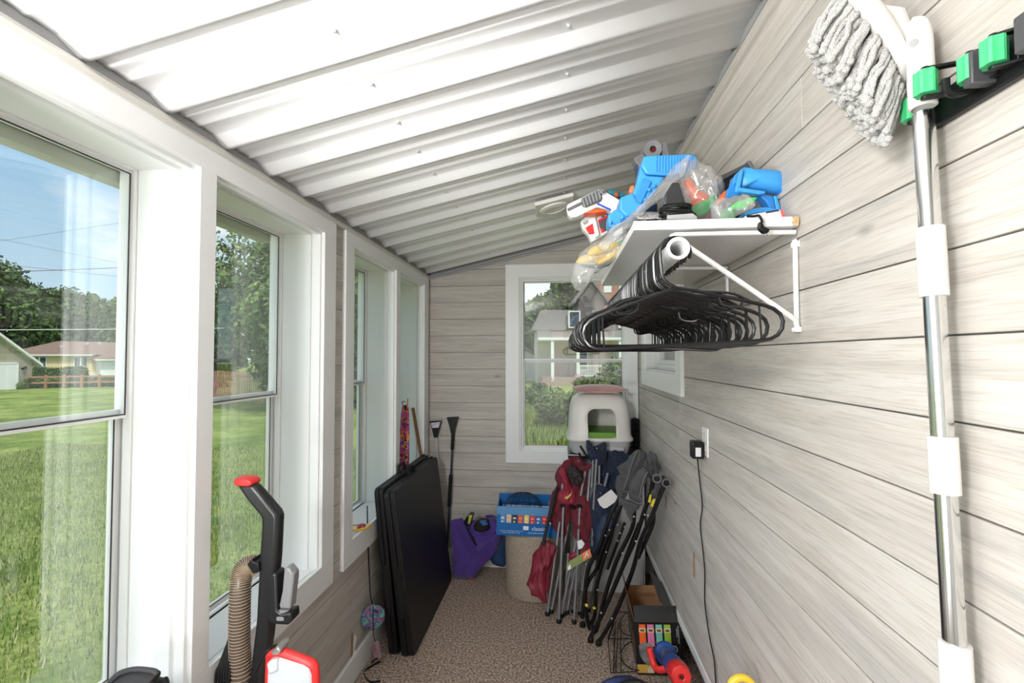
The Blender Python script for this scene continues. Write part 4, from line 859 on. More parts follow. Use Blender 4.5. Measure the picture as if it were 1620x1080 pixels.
hr = thing('broom_holder', 'black wall rail with green grip rollers holding the mop', 'holder', (.6, .5, 2.04))
MB().bb((.590, .15, 2.010), (.6035, .812, 2.060)).build('rail', BLACKP, hr, bevel=.003)
GR_ = mat('green_rubber', (.06, .52, .20), .45)
def roller(c):
    n_ = 24; prof_ = [(.0125+(.0018 if (k//2) % 2 else 0)) for k in range(n_)]
    mb = MB(); vs = [V(c)+V((prof_[k]*math.cos(2*PI*k/n_), prof_[k]*math.sin(2*PI*k/n_), h)) for h in (-.017, .017) for k in range(n_)]
    mb.add(vs, [tuple(range(n_-1, -1, -1)), tuple(range(n_, 2*n_))]+[(k, (k+1) % n_, n_+(k+1) % n_, n_+k) for k in range(n_)]); ro = mb.build('grip_roller', GR_, hr, ang=20)
    MB().lathe([(.003, -.024), (.006, -.023), (.006, -.019), (.002, -.018), (.002, .019), (.006, .02), (.005, .024), (.001, .0245)], c, (0, 0, 1), 12).build('axle_pin', BLACKP, ro)
for (rx, ry, yh) in ((.570, .819, .72), (.535, .740, .72), (.570, .708, .655), (.570, .672, .655), (.572, .560, .50), (.572, .524, .50)):
    roller((rx, ry, 2.048)); mb = MB()
    for dz in (-.021, .021): mb.bar((.598, ry+(.0 if ry > .8 else -.02), 2.048+dz), (rx, ry, 2.048+dz), .012, .004)
    mb.bb((.588, ry-.012, 2.027), (.598, ry+.006, 2.069)); mb.build('roller_arm', BLACKP, hr, bevel=.001)
for y in (.705, .63, .50): MB().bb((.560, y-.012, 2.020), (.600, y+.004, 2.066)).build('housing', TG, hr, bevel=.002)
for y in (.725, .59): MB().tube(smooth_path([(.598, y, 2.030), (.575, y, 2.024), (.560, y, 2.022), (.552, y, 2.030), (.551, y, 2.045)], 3), [.005]*13, 8).build('fold_hook', BLACKP, hr)
# ================================================================ outlet, adapter, cord
ot = thing('wall_outlet', 'white duplex wall outlet plate on the right wall', 'outlet', (.6, 2.055, 1.29))
MB().bb((.598, 2.018, 1.235), (.604, 2.092, 1.352)).build('cover_plate', WHITE, ot, bevel=.002)
for z in (1.318, 1.268): MB().lathe([(.0155, 0), (.0155, .0015), (.001, .0016)], (.5975, 2.055, z), (-1, 0, 0), 20).build('receptacle', mat('ivory', (.80, .72, .55), .4), ot)
ad_ = thing('power_adapter', 'black power adapter plugged into the wall outlet, thin cord hanging down', 'adapter', (.57, 2.065, 1.25))
MB().bb((.545, 2.038, 1.225), (.590, 2.088, 1.296)).build('body', BLACKP, ad_, bevel=.004); MB().bb((.590, 2.05, 1.255), (.598, 2.075, 1.28)).build('prong_block', BLACKP, ad_)
MB().bb((.556, 2.0368, 1.235), (.578, 2.0375, 1.272)).build('rating_label', mat('label_white', (.8, .8, .8)), ad_)
pc_ = [onX(x, y, .592) for x, y in ((1106, 726), (1107, 760), (1111, 800), (1108, 830), (1112, 870), (1115, 905), (1115, 950), (1119, 985), (1124, 1015), (1130, 1045), (1133, 1085), (1140, 1130))]
pc_[0] = V((.570, 2.062, 1.226))
MB().tube(smooth_path(pc_+[V((.585, 1.75, .02)), V((.56, 1.6, .012))], 6), .0028, 6).build('cord', BLACKR, ad_, ang=180)
# cut slots in the boards
WS = mat('raw_wood_edge', (.38, .20, .11), .8)
for k, (x0, y0, x1, y1, lb) in enumerate(((1096, 872, 1100, 915, 'narrow slot cut in the right wall boards beside the cord, showing raw brown wood'), (1052, 782, 1055, 806, 'short slot cut in the right wall boards beside the grey chairs'))):
    a, b = onX(x0, y0, .603), onX(x1, y1, .603); cc = (a+b)/2; hh = abs(a.z-b.z)/2
    mb = MB(); mb.bb((.602, cc.y-.012, cc.z-hh), (.6042, cc.y+.008, cc.z+hh)); o = mb.build('slot_edge', WS, smooth=False); o.name = 'wall_slot'; tag(o, lb, 'slot')
# ================================================================ ceiling light fixture
fx = thing('ceiling_fixture', 'square beige plate with a round disc fixed to the ribbed ceiling', 'ceiling fixture', (-.03, 2.76, 2.56))
cx_, cy_ = -.028, 2.765; zc = lambda x, y: ceil_z(x)+.034-.0205
rotm = Euler((0, -math.atan(CS), 0)).to_matrix()
BG_ = mat('beige_plate', (.72, .70, .66), .5)
MB().box((cx_, cy_, zc(cx_, cy_)-.012), (.225, .235, .022), rotm).build('plate', BG_, fx, bevel=.004)
nn_ = rotm @ V((0, 0, -1))
MB().lathe([(.075, 0), (.088, .002), (.086, .010), (.060, .016), (.058, .012), (.001, .010)], V((cx_, cy_, zc(cx_, cy_)-.023)), nn_, 32).build('disc', BG_, fx)
MB().lathe([(.005, 0), (.005, .003), (.001, .004)], V((cx_+.075, cy_+.07, zc(cx_+.075, cy_)-.022)), nn_, 10).build('screw', SCREWM, fx)
# ================================================================ LEFT SIDE: folded tables and things behind them
TBL = mat('black_table_plastic', (.004, .004, .005), .45, spec=.4, bump=.25, bscale=350)
def rrect(w_, h, r_, n_=6):
    p_ = []
    for cx, cy, a0 in ((w_-r_, r_, -90), (w_-r_, h-r_, 0), (r_, h-r_, 90), (r_, r_, 180)):
        for k in range(n_+1): a = R(a0+90*k/n_); p_.append((cx+r_*math.cos(a), cy+r_*math.sin(a)))
    return p_
def folded_table(xb, xt, y0, y1, h, th, label, dy):
    # stands on its edge, leaning from xb (outer face at the floor) to xt (outer face at the top)
    base = V((xb, y0, 0)); up_ = V((xt-xb, 0, h)).normalized(); m_ = frame(base, (0, 1, 0), up_)      # local z = toward the room
    if m_.to_3x3() .col[2].x < 0: pass
    t_ = thing('folding_table', label, 'table', (xb, (y0+y1)/2, 0)); L_ = y1-y0; H = math.hypot(xt-xb, h)
    sg_ = 1 if m_.to_3x3().col[2].x > 0 else -1
    for k in (0, 1):
        z0, z1 = (-th/2+.001, 0) if k == 0 else (-th, -th/2-.001)
        MB().prism(rrect(L_, H, .035), z0*sg_, z1*sg_, m_).build('table_leaf', TBL, t_, bevel=.006, seg=3)
        sgn = 0
    # recessed grip slot in the near end between the leaves
    mb = MB().prism([(-.0015, .22), (.012, .22), (.012, .50), (-.0015, .50)], (-th*.5-.016)*sg_, (-th*.5+.010)*sg_, m_); mb.build('grip_recess', mat('slot_black', (.002, .002, .002), .8), t_, bevel=.004)
    mb = MB()
    yc = L_*.44
    pts = [(yc-.055, H+.0), (yc-.055, H+.026), (yc-.035, H+.044), (yc+.035, H+.044), (yc+.055, H+.026), (yc+.055, H+.0)]
    mb.tube(smooth_path([m_ @ V((a, b-.002, -th*.5*sg_)) for a, b in pts], 4), .0105, 8); mb.build('carry_handle', BLACKR, t_)
    mb = MB().prism([(yc-.07, H-.004), (yc-.045, H-.004), (yc-.045, H+.006), (yc-.07, H+.006)], -th*.75*sg_, -th*.25*sg_, m_); mb.build('handle_mount', BLACKR, t_); mb = MB().prism([(yc+.045, H-.004), (yc+.07, H-.004), (yc+.07, H+.006), (yc+.045, H+.006)], -th*.75*sg_, -th*.25*sg_, m_); mb.build('handle_mount', BLACKR, t_)
    mb = MB().prism([(L_-.10, H-.004), (L_-.02, H-.004), (L_-.03, H+.010), (L_-.09, H+.010)], -th*.62*sg_, -th*.38*sg_, m_); mb.build('latch', BLACKR, t_, bevel=.002)
    return t_
folded_table(-.800, -.915, 2.58, 3.50, .905, .070, 'outer black folded table standing on edge, its broad face toward the room', 0)
folded_table(-.893, -.988, 2.585, 3.52, .915, .052, 'inner black folded table standing on edge against the window wall', 0)
# ---- folded beach umbrella, wooden stick, snow brushes
um = thing('umbrella', 'folded multicoloured patterned umbrella standing in the last left window corner', 'umbrella', (-1.07, 3.2, .722))
def swirl(name, cols, sc):
    m = mat(name, cols[0], .6); t, p, n, l = nodes(m); tc = n('ShaderNodeTexCoord'); q = n('ShaderNodeTexNoise'); q.inputs['Scale'].default_value = sc; q.inputs['Detail'].default_value = 1.5; q.inputs['Distortion'].default_value = 2.5; l(tc.outputs['Object'], q.inputs['Vector'])
    r = n('ShaderNodeValToRGB'); l(q.outputs['Fac'], r.inputs[0]); r.color_ramp.interpolation = 'CONSTANT'; e = r.color_ramp.elements
    while len(e) < len(cols): e.new(.5)
    for k, c in enumerate(cols): e[k].position = .28+.44*k/len(cols) if k else 0; e[k].color = (*c, 1)
    l(r.outputs[0], p.inputs['Base Color']); return m
UMB = swirl('umbrella_print', [(.03, .02, .05), (.45, .02, .30), (.65, .05, .04), (.12, .06, .30), (.75, .20, .04), (.02, .02, .03), (.5, .03, .35), (.10, .10, .35)], 9)
def fold_strip(name, top, bot, w0, w1, m, parent, folds=5, amp=.35):
    top = V(top); bot = V(bot)
    def fn_(u_, v_):
        a = u_*2*PI; w_ = w0+(w1-w0)*math.sin(v_*PI)**.7; r_ = w_*(1+amp*math.cos(folds*a+v_*4)); return top.lerp(bot, v_)+V((r_*math.cos(a), r_*math.sin(a), 0))
    return MB().grid(fn_, 40, 16).build(name, m, parent, ang=80)
a = onY(641, 636, 3.25); b = V((-1.072, 3.20, .75)); fold_strip('canopy', a+V((0, 0, -.02)), b, .014, .030, UMB, um, 4, .4)
a2 = onY(645, 630, 3.25)
MB().tube([a2, a2.lerp(V((-1.075, 3.20, .735)), .3), V((-1.075, 3.20, .732))], [.004, .006, .008], 8).build('shaft', mat('orange_shaft', (.75, .16, .04), .4), um)
MB().tube(smooth_path([a+V((-.018, 0, -.018)), a+V((-.024, 0, -.004)), a+V((-.014, 0, .006)), a+V((0, 0, .0))], 3), .003, 6).build('tip_hook', BLACKP, um)
MB().ball((-1.075, 3.20, .735), (.012, .012, .013)).build('handle_knob', BLACKP, um)
wd = thing('wooden_stick', 'brown wooden stick leaning behind the black tables in the last left window', 'stick', (-.93, 3.55, 0))
a = onY(653, 645, 3.50); MB().tube([a, onY(667, 727, 3.56), V((-.90, 3.62, .01))], [.0125, .0125, .0125], 14).build('shaft', mat('brown_wood', (.28, .12, .055), .5, var=.25, vscale=30), wd)
def brush(label, hx, hy, w_, pts, polem, gm, sticker=False):
    b_ = thing('snow_brush', label, 'snow brush', V((pts[-1].x, pts[-1].y, 0)))
    y_ = 3.715
    slab('scraper_blade', [(hx-w_, hy), (hx+w_, hy-1), (hx+w_*.45, hy+17), (hx+w_*.28, hy+26), (hx-w_*.28, hy+26), (hx-w_*.55, hy+14)], y_-.012, .014, BLACKP, b_, .002)
    MB().tube(pts, .0085, 10).build('pole', polem, b_)
    for (t0, t1, r_) in gm:
        L_ = len(pts); p0 = V(pts[0]); p1 = V(pts[-1]); a_, b__ = p0.lerp(p1, t0), p0.lerp(p1, t1); seg_ = [a_.lerp(b__, k/24) for k in range(25)]
        MB().tube(seg_, [r_*(1+.07*math.cos(k*2.0)) for k in range(25)], 12).build('foam_grip', BLACKR, b_)
    if sticker: slab('sticker', [(hx-8, hy+3), (hx+8, hy+1), (hx+5, hy+10), (hx-5, hy+11)], y_-.0135, .001, swirl('sticker_print', [(.8, .8, .85), (.1, .45, .8), (.85, .85, .85), (.7, .1, .15), (.2, .5, .8)], 60), b_, 0)
    return b_
brush('snow brush with silver pole and stickered black scraper head against the back wall', 689, 666, 10, [onY(690, 688, 3.715), V((-.93, 3.70, .3)), V((-.90, 3.66, .01))], mat('silver_pole', (.75, .75, .76), .3, .6), [], True)
q0, q1 = onY(717, 680, 3.715), onY(709, 838, 3.69); q2_ = q1+(q1-q0)*((q1.z-.012)/(q0.z-q1.z)); q2_.y = 3.66
brush('taller black snow brush with foam grips leaning on the back wall', 716, 660, 9.5, [q0, q1, q2_], mat('dark_blue_pole', (.06, .075, .10), .3, .5), [(.0, .145, .0135), (.33, .56, .0145)])
# ---- purple bag, blue bag
PUR = mat('purple_fabric', (.075, .035, .26), .75, bump=.5, bscale=25, sheen=.2)
pb = thing('tote_bag', 'open purple fabric bag slumped on the carpet beside the black tables', 'bag', (-.62, 3.58, 0))
q_ = dense([PL(x, y, 3.50) for x, y in ((712, 824), (724, 819), (740, 826), (757, 822), (768, 817), (783, 822), (790, 848), (786, 865), (776, 883), (764, 896), (748, 912), (735, 914), (722, 913), (716, 880))], 4)
for v_ in q_: v_.z = max(v_.z, .004)
mb = MB(); pillow(mb, q_, None, (0, .055, 0), rings=9, noise_=.030, nsc=8, back=(0, .10, 0)); mb.build('bag_body', PUR, pb, ang=80, fix=True)
MB().tube(smooth_path([PL(720, 826, 3.46), PL(735, 834, 3.44), PL(752, 848, 3.43), PL(770, 850, 3.44), PL(786, 838, 3.46)], 5), .011, 8, flat=.5).build('bag_rim', PUR, pb)
MB().tube(smooth_path([PL(768, 817, 3.60), PL(780, 816, 3.56), PL(789, 822, 3.52), PL(790, 832, 3.50)], 5), .009, 8, flat=.4).build('bag_strap', PUR, pb)
it = thing('ski_strap', 'black strapped gear with a yellow edge stuffed in the purple bag', 'strap', PL(745, 840, 3.5))
slab('buckle', [(733, 825), (742, 815), (748, 817), (744, 828), (737, 834)], 3.40, .09, BLACKP, it, .006); slab('buckle_edge', [(742, 815), (747, 816), (743, 829), (740, 828)], 3.392, .02, mat('yellow_edge', (.5, .55, .05), .4), it, .002)
slab('boot_part', [(748, 832), (760, 826), (770, 826), (774, 838), (762, 842), (750, 840)], 3.40, .11, BLACKR, it, .01); slab('blue_part', [(758, 825), (768, 824), (772, 830), (764, 832)], 3.39, .03, mat('part_blue', (.02, .10, .35), .4), it, .003)
MB().tube(smooth_path([PL(738, 834, 3.41), PL(744, 846, 3.395), PL(750, 858, 3.39), PL(753, 862, 3.40)], 4), .008, 8, flat=.35).build('loose_strap', BLACKR, it)
bb_ = thing('fabric_bag', 'dark blue fabric bag behind the purple bag and the carpeted barrel', 'bag', (-.46, 3.62, 0))
q_ = dense([PL(x, y, 3.58) for x, y in ((776, 838), (790, 834), (802, 845), (802, 880), (798, 895), (784, 893), (774, 882), (772, 858))], 3)
for v_ in q_: v_.z = max(v_.z, .004)
mb = MB(); pillow(mb, q_, None, .055, rings=6, noise_=.01, nsc=12); mb.build('bag_body', mat('blue_fabric', (.015, .05, .14), .7), bb_, ang=80, fix=True)
# bit of orange plastic on the carpet
c_ = onZ(746, 918, .006); mb = MB(); mb.box(c_, (.02, .012, .008), (0, 0, .4)); tag(mb.build('plastic_scrap', mat('scrap_orange', (.9, .12, .04), .5), bevel=.003), 'tiny orange-red scrap on the carpet in front of the purple bag', 'scrap')
c_ = onZ(656, 1061, .004); mb = MB(); mb.box(c_, (.012, .006, .005), (0, 0, 1)); tag(mb.build('carpet_crumb', mat('crumb_brown', (.45, .18, .08), .8), bevel=.001), 'small brown crumb on the carpet near the foot of the tables', 'scrap')
# ---- carpeted barrel with snack tray
BCAR = mat('beige_carpet', (.46, .39, .31), .95, bump=1, bscale=160, var=.22, vscale=90)
br_ = thing('cat_barrel', 'round beige carpet-covered barrel standing before the back wall', 'cat furniture', (-.185, 3.42, 0))
mb = MB(); mb.lathe([(.17, 0), (.196, .004), (.203, .05), (.206, .25), (.210, .40), (.208, .425), (.19, .435), (.001, .435)], (-.185, 3.42, 0), n=48); mb.build('barrel_body', BCAR, br_)
BX = mat('snack_box_blue', (.0, .13, .42), .45); BXL = mat('snack_box_rim', (.10, .30, .58), .45)
sb = thing('snack_box', 'blue cardboard snack tray printed with chip bags on top of the carpeted barrel', 'box', (-.22, 3.40, .437))
bm_ = Matrix.Translation((-.225, 3.385, .4375)) @ Matrix.Rotation(R(4.5), 4, 'Z') @ Matrix.Rotation(R(2.0), 4, 'Y')
W, D_, H_ = .44, .31, .195
def bxp(a, b, name, m, th=0): mb = MB(); mb.bb(a, b); mb.mul(bm_); return mb.build(name, m, sb, smooth=False)
bxp((-W/2, -D_/2, .002), (W/2, D_/2, .006), 'base_panel', BX)
bxp((-W/2, -D_/2, .006), (W/2, -D_/2+.004, H_), 'front_panel', BX); bxp((-W/2, D_/2-.004, .006), (W/2, D_/2, H_), 'back_panel', BX)
mb = MB().prism([(-D_/2+.004, .006), (D_/2-.004, .006), (D_/2-.004, H_), (D_/2-.03, H_-.03), (-D_/2+.03, H_-.035), (-D_/2+.004, H_)], -W/2, -W/2+.004, Matrix(((0, 0, 1, 0), (1, 0, 0, 0), (0, 1, 0, 0), (0, 0, 0, 1)))); mb.mul(bm_); mb.build('side_panel', BX, sb, smooth=False)
bxp((W/2-.004, -D_/2+.004, .006), (W/2, D_/2-.004, H_), 'side_panel', BX)
bxp((-W/2-.001, -D_/2-.001, H_-.055), (W/2+.001, -D_/2, H_-.002), 'rim_band', BXL)
CH_ = [(.10, .30, .62), (.75, .60, .42), (.04, .03, .03), (.75, .12, .03), (.80, .62, .12), (.72, .05, .04), (.03, .15, .45), (.65, .04, .03), (.8, .5, .1), (.05, .2, .5)]
for k, c in enumerate(CH_):
    x = -W/2+.040+k*.040; mb = MB(); mb.prism([(x-.016, .088), (x+.016, .085), (x+.018, .138), (x+.004, .142), (x-.015, .139)], 0, .0012, Matrix(((1, 0, 0, 0), (0, 0, -1, -D_/2-.0002), (0, 1, 0, 0), (0, 0, 0, 1)))); mb.mul(bm_)
    o = mb.build('chip_bag_print', mat('chip_%d' % k, c, .45), sb, smooth=False)
    mb = MB(); mb.box((x, -D_/2-.0018, .118), (.020, .0006, .011)); mb.box((x-.002, -D_/2-.0018, .094), (.012, .0006, .010)); mb.mul(bm_); mb.build('print_patch', mat('print_pale_%d' % (k % 2), ((.85, .80, .70), (.85, .35, .25))[k % 2], .5), o, smooth=False)
INKW = mat('white_ink', (.82, .85, .88), .5)
def on_front(x, z): return bm_ @ frame((x, -D_/2-.0018, z), (1, 0, 0), (0, 0, 1))
text('lettering', 'classic', .038, on_front(.065, .052), INKW, sb); text('lettering', '(50 CT, 50 1-1/8 OZ BAGS)  NET WT 3 LB', .0085, on_front(-.12, .033), INKW, sb); text('lettering', '20 bags  12 bags  8 bags  10 bags', .009, on_front(-.12, .022), INKW, sb); text('lettering', 'mix of chips and snacks', .012, on_front(.05, .024), INKW, sb)
mb = MB(); mb.box((-.022, -D_/2-.0018, .055), (.036, .0006, .026)); mb.mul(bm_); mb.build('emblem', INKW, sb, smooth=False)
pr_ = thing('paper_pad', 'printed papers lying inside the blue snack tray', 'papers', bm_ @ V((0, .03, .12)))
mb = MB(); mb.bb((-.19, -.12, .01), (.19, .13, .120)); mb.mul(bm_); mb.build('paper_stack', mat('paper_white', (.78, .77, .73), .7), pr_, bevel=.004, smooth=False)
mb = MB(); mb.box((.02, -.02, .123), (.17, .10, .003), (0, 0, .2)); mb.mul(bm_); mb.build('printed_cover', swirl('cover_print', [(.75, .75, .7), (.2, .4, .12), (.8, .75, .5), (.55, .12, .1), (.8, .8, .78)], 22), pr_, smooth=False)
wb2 = thing('wire_cover', 'black wire dome lying in the blue snack tray', 'wire dome', bm_ @ V((-.02, 0, .12)))
mb = MB(); rd = random.Random(2)
for k in range(11):
    a = PI*k/11+rd.uniform(-.08, .08); cc = V((-.045, .0, .12)); pts = []
    for j in range(13): t_ = PI*j/12; pts.append(bm_ @ (cc+V((math.cos(a)*.135*math.cos(t_), math.sin(a)*.110*math.cos(t_), .128*math.sin(t_)**.8+rd.uniform(-.003, .003)))))
    mb.tube(pts, .0016, 5)
for hh, s_ in ((.03, .97), (.075, .85), (.105, .62)):
    mb.tube([bm_ @ (cc+V((.135*s_*math.cos(t_*PI/12), .110*s_*math.sin(t_*PI/12), hh))) for t_ in range(24)], .0018, 5, closed=True)
mb.build('wire_dome', mat('black_wire', (.01, .01, .01), .4, .5), wb2, ang=180)
pc2 = thing('pencil', 'wooden pencil standing among the papers in the blue tray', 'pencil', bm_ @ V((.14, 0, .12))); mb = MB(); mb.tube([bm_ @ V((.165, -.06, .12)), bm_ @ V((.140, -.05, .19))], [.006, .006], 6); mb.build('barrel', mat('pencil_wood', (.70, .42, .28), .5), pc2); MB().tube([bm_ @ V((.140, -.05, .19)), bm_ @ V((.135, -.048, .205))], [.006, .001], 6).build('point', mat('pencil_tip', (.35, .2, .12)), pc2)
# ---- cabinet, litter box, cushion, rolled mat
cb = thing('storage_cabinet', 'white cabinet behind the folded chairs, carrying the covered litter box', 'cabinet', (.33, 3.53, 0))
MB().bb((.07, 3.42, .0), (.585, 3.72, .93)).build('cabinet_body', mat('cabinet_white', (.50, .50, .50), .5), cb, bevel=.004)
MB().bb((.055, 3.39, .93), (.595, 3.725, .962)).build('cabinet_top', BLACKP, cb, bevel=.004)
MB().bb((.055, 3.387, .950), (.595, 3.391, .960)).build('top_edge', mat('edge_grey', (.45, .45, .45), .4), cb)
MB().bb((.09, 3.412, .06), (.32, 3.42, .90)).build('door', mat('cabinet_white', (0, 0, 0)), cb, bevel=.003); MB().bb((.33, 3.412, .06), (.57, 3.42, .90)).build('door', MATS['cabinet_white'], cb, bevel=.003)
lb_ = thing('litter_box', 'white hooded cat litter box with an arched opening and green inside', 'litter box', (.285, 3.42, .963))
HOOD = mat('hood_white', (.74, .72, .68), .4); TRAY = mat('tray_grey', (.46, .47, .48), .45)
LX, LY, LW, LD = .278, 3.53, .225, .20
def sup(w_, d_, n_=48, e=4.5):
    p_ = []
    for k in range(n_):
        a = 2*PI*k/n_; c, s = math.cos(a), math.sin(a); p_.append((w_*math.copysign(abs(c)**(2/e), c), d_*math.copysign(abs(s)**(2/e), s)))
    return p_
def rings(mb, lv, cx, cy, cap0=True, cap1=True):
    vs = []; n_ = 48
    for (w_, d_, z, dy) in lv: vs += [V((cx+x, cy+y+dy, z)) for x, y in sup(w_, d_)]
    fs = [(i*n_+k, i*n_+(k+1) % n_, (i+1)*n_+(k+1) % n_, (i+1)*n_+k) for i in range(len(lv)-1) for k in range(n_)]
    if cap0: fs.append(tuple(range(n_-1, -1, -1)))
    if cap1: fs.append(tuple((len(lv)-1)*n_+k for k in range(n_)))
    return mb.add(vs, fs)
z0 = .963
mb = MB(); rings(mb, [(.185, .155, z0, 0), (.200, .17, z0+.006, 0), (.212, .185, z0+.05, 0), (.220, .195, z0+.098, 0)], LX, LY); mb.build('tray', TRAY, lb_)
# hood made of inner and outer shell with an arched opening in the front
hl = [(.236, .208, z0+.096), (.236, .208, z0+.112), (.222, .197, z0+.130), (.218, .193, z0+.18), (.214, .188, z0+.25), (.205, .178, z0+.33), (.185, .158, z0+.385), (.150, .125, z0+.412), (.08, .07, z0+.420)]
hood = MB(); rings(hood, [(a, b, c, 0) for a, b, c in hl], LX, LY, cap0=False)
ho = hood.build('hood', HOOD, lb_, ang=60)
cut = MB(); op = [(-.088, .118), (.102, .125), (.100, .27), (.092, .298), (.072, .318), (.045, .325), (-.045, .323), (-.070, .316), (-.088, .297), (-.096, .265)]
cut.prism([(LX+.006+x, z0+z) for x, z in op], -(LY-.05), -(LY-.35), Matrix(((1, 0, 0, 0), (0, 0, -1, 0), (0, 1, 0, 0), (0, 0, 0, 1))))
cme = cut.build('cutter', HOOD, None, smooth=False)
a_ = ho.modifiers.new('solid', 'SOLIDIFY'); a_.thickness = .006; a_.offset = -1
b_ = ho.modifiers.new('cut', 'BOOLEAN'); b_.object = cme; b_.operation = 'DIFFERENCE'; b_.solver = 'EXACT'
dg = bpy.context.evaluated_depsgraph_get(); dg.update(); nm = bpy.data.meshes.new_from_object(ho.evaluated_get(dg)); ho.modifiers.clear(); ho.data = nm; bpy.data.objects.remove(cme)
rim = dense([V((LX+.006+x*1.02, LY-.188 + (.0 if z < .25 else (z-.25)*.10), z0+z)) for x, z in op], 3)
MB().tube(rim, .0048, 8, closed=True).build('opening_rim', HOOD, lb_)
mb = MB(); rings(mb, [(.200, .172, z0+.10, 0), (.200, .172, z0+.155, 0)], LX, LY+.004); mb.build('green_liner', mat('liner_green', (.14, .32, .03), .5), lb_)
mb = MB(); mb.bb((LX+.03, LY-.197, z0+.035), (LX+.16, LY-.182, z0+.060)); mb.build('tray_handle', TRAY, lb_, bevel=.006, seg=3)
cu_ = thing('cushion', 'flat pink velvet cushion lying on top of the litter box', 'cushion', (.275, 3.44, z0+.42))
q_ = dense([V((.275+x, 3.47+y, 0)) for x, y in ((-.185, -.13), (0, -.105), (.195, -.13), (.16, 0), (.19, .13), (0, .105), (-.18, .13), (-.15, 0))], 5)
zq = z0+.455
for v_ in q_: v_.z = zq
mb = MB(); pillow(mb, q_, V((.275, 3.47, zq)), (0, 0, .034), rings=10, power=.75, back=(0, 0, .030)); mb.build('cushion_body', mat('pink_velvet', (.52, .26, .25), .85, sheen=.6, var=.12, vscale=14, bump=.15, bscale=12), cu_, ang=80, fix=True)
rm_ = thing('rolled_mat', 'black ribbed roll standing on the cabinet in the right corner', 'roll', (.565, 3.66, .963)); mb = MB()
mb.lathe([(.001, 0)]+[(.030+.003*(k % 2), .004+.008*k) for k in range(27)]+[(.001, .222)], (.566, 3.69, .963), n=20); mb.build('roll_body', BLACKR, rm_)
# ================================================================ FOLDED CHAIRS
ALU = mat('painted_steel_grey', (.22, .225, .24), .35, .4); MAR = mat('maroon_canvas', (.13, .006, .018), .8, bump=.4, bscale=18, sheen=.15); MARL = mat('maroon_bag', (.20, .012, .03), .6, bump=.6, bscale=10)
NVY = mat('navy_canvas', (.006, .014, .040), .8, bump=.4, bscale=18, sheen=.15); GRY = mat('grey_canvas', (.062, .062, .066), .8, bump=.3, bscale=18, sheen=.15); GRYE = mat('grey_piping', (.15, .15, .155), .7)
def tube_px(name, pts, Y0, s, r_, m, parent, n=10, k=4, dy=0): return MB().tube(smooth_path([PL(x, y, Y0, s)+V((0, dy, 0)) for x, y in pts], k) if len(pts) > 2 else [PL(x, y, Y0, s)+V((0, dy, 0)) for x, y in pts], r_, n).build(name, m, parent)
def cloth(name, pts, Y0, s, dp, m, parent, nz_=.012, nsc=14, seed=1, k=4, rings=8, power=.6):
    q_ = dense([PL(x, y, Y0, s) for x, y in pts], k); mb = MB(); pillow(mb, q_, None, dp, rings=rings+3, noise_=nz_*1.7, nsc=nsc*1.2, seed=seed, power=power); return mb.build(name, m, parent, ang=50, fix=True)
# maroon chair
Y0, s = 3.03, .26
mc = thing('folding_chair', 'maroon camp chair folded upright with silver grey legs', 'chair', (0, 3.05, 0))
legs = [((889, 795), (870, 972)), ((893, 798), (884, 975)), ((906, 800), (892, 890), (888, 978)), ((925, 790), (905, 870), (884, 978)), ((917, 798), (908, 976)), ((905, 870), (890, 900), (868, 970)), ((934, 800), (920, 900), (911, 974))]
legs = [((889, 798), (866, 970)), ((891, 800), (884, 978)), ((905, 800), (890, 880), (872, 972)), ((924, 800), (913, 850), (888, 976)), ((917, 798), (908, 979)), ((899, 880), (893, 976)), ((930, 800), (915, 880), (897, 976))]
for k, l_ in enumerate(legs):
    dy = (.0, -.03, .04, .02, -.025, .05, .06)[k]
    tube_px('leg', l_, Y0, s, .0085, ALU, mc, dy=dy)
    e = PL(*l_[-1], Y0, s)+V((0, dy, 0)); MB().lathe([(.012, 0), (.016, .004), (.016, .016), (.010, .024)], (e.x, e.y, max(0, e.z-.012)), n=14).build('foot_cap', BLACKP, mc)
for (pts) in (((890, 765), (889, 800)), ((926, 745), (921, 770), (916, 800)), ((934, 735), (929, 800)), ((938, 728), (936, 770))): tube_px('upright', pts, Y0, s, .0105, ALU, mc, dy=.0)
for (x, y) in ((889, 799), (916, 800), (906, 801)): c_ = PL(x, y, Y0-.012, s); MB().box(c_, (.034, .045, .022), (0, .1, .2)).build('joint_bracket', BLACKP, mc, bevel=.004)
cloth('seat_fabric', [(888, 735), (897, 727), (915, 722), (926, 727), (930, 745), (928, 765), (922, 780), (915, 800), (903, 812), (898, 840), (893, 850), (880, 845), (872, 830), (866, 815), (874, 790), (880, 765), (882, 745)], Y0+.03, s, .045, MAR, mc, .016, 11)
cloth('back_fabric', [(904, 785), (925, 783), (935, 795), (937, 820), (932, 852), (918, 856), (909, 850), (906, 820)], Y0-.0, s, .03, MAR, mc, .010, 16, 4)
cloth('arm_fabric', [(912, 742), (922, 738), (934, 733), (942, 729), (938, 738), (930, 744), (920, 744)], Y0-.04, s, .02, MAR, mc, .005, 20, 6)
cloth('front_flap', [(886, 745), (893, 740), (903, 770), (910, 785), (907, 796), (895, 797), (882, 790), (882, 782), (890, 770)], Y0-.03, s, .022, mat('maroon_light', (.26, .014, .035), .7), mc, .007, 16, 7)
slab('gold_mark', [(892, 787), (900, 783), (905, 778), (903, 784), (897, 790)], Y0-.07, .001, mat('gold_print', (.55, .36, .08), .5), mc, 0, s=s)
cloth('cup_net', [(897, 742), (903, 735), (915, 740), (922, 753), (921, 765), (912, 768), (903, 762), (898, 752)], Y0-.05, s, .03, mat('black_mesh', (.02, .012, .014), .7), mc, .006, 30, 8)
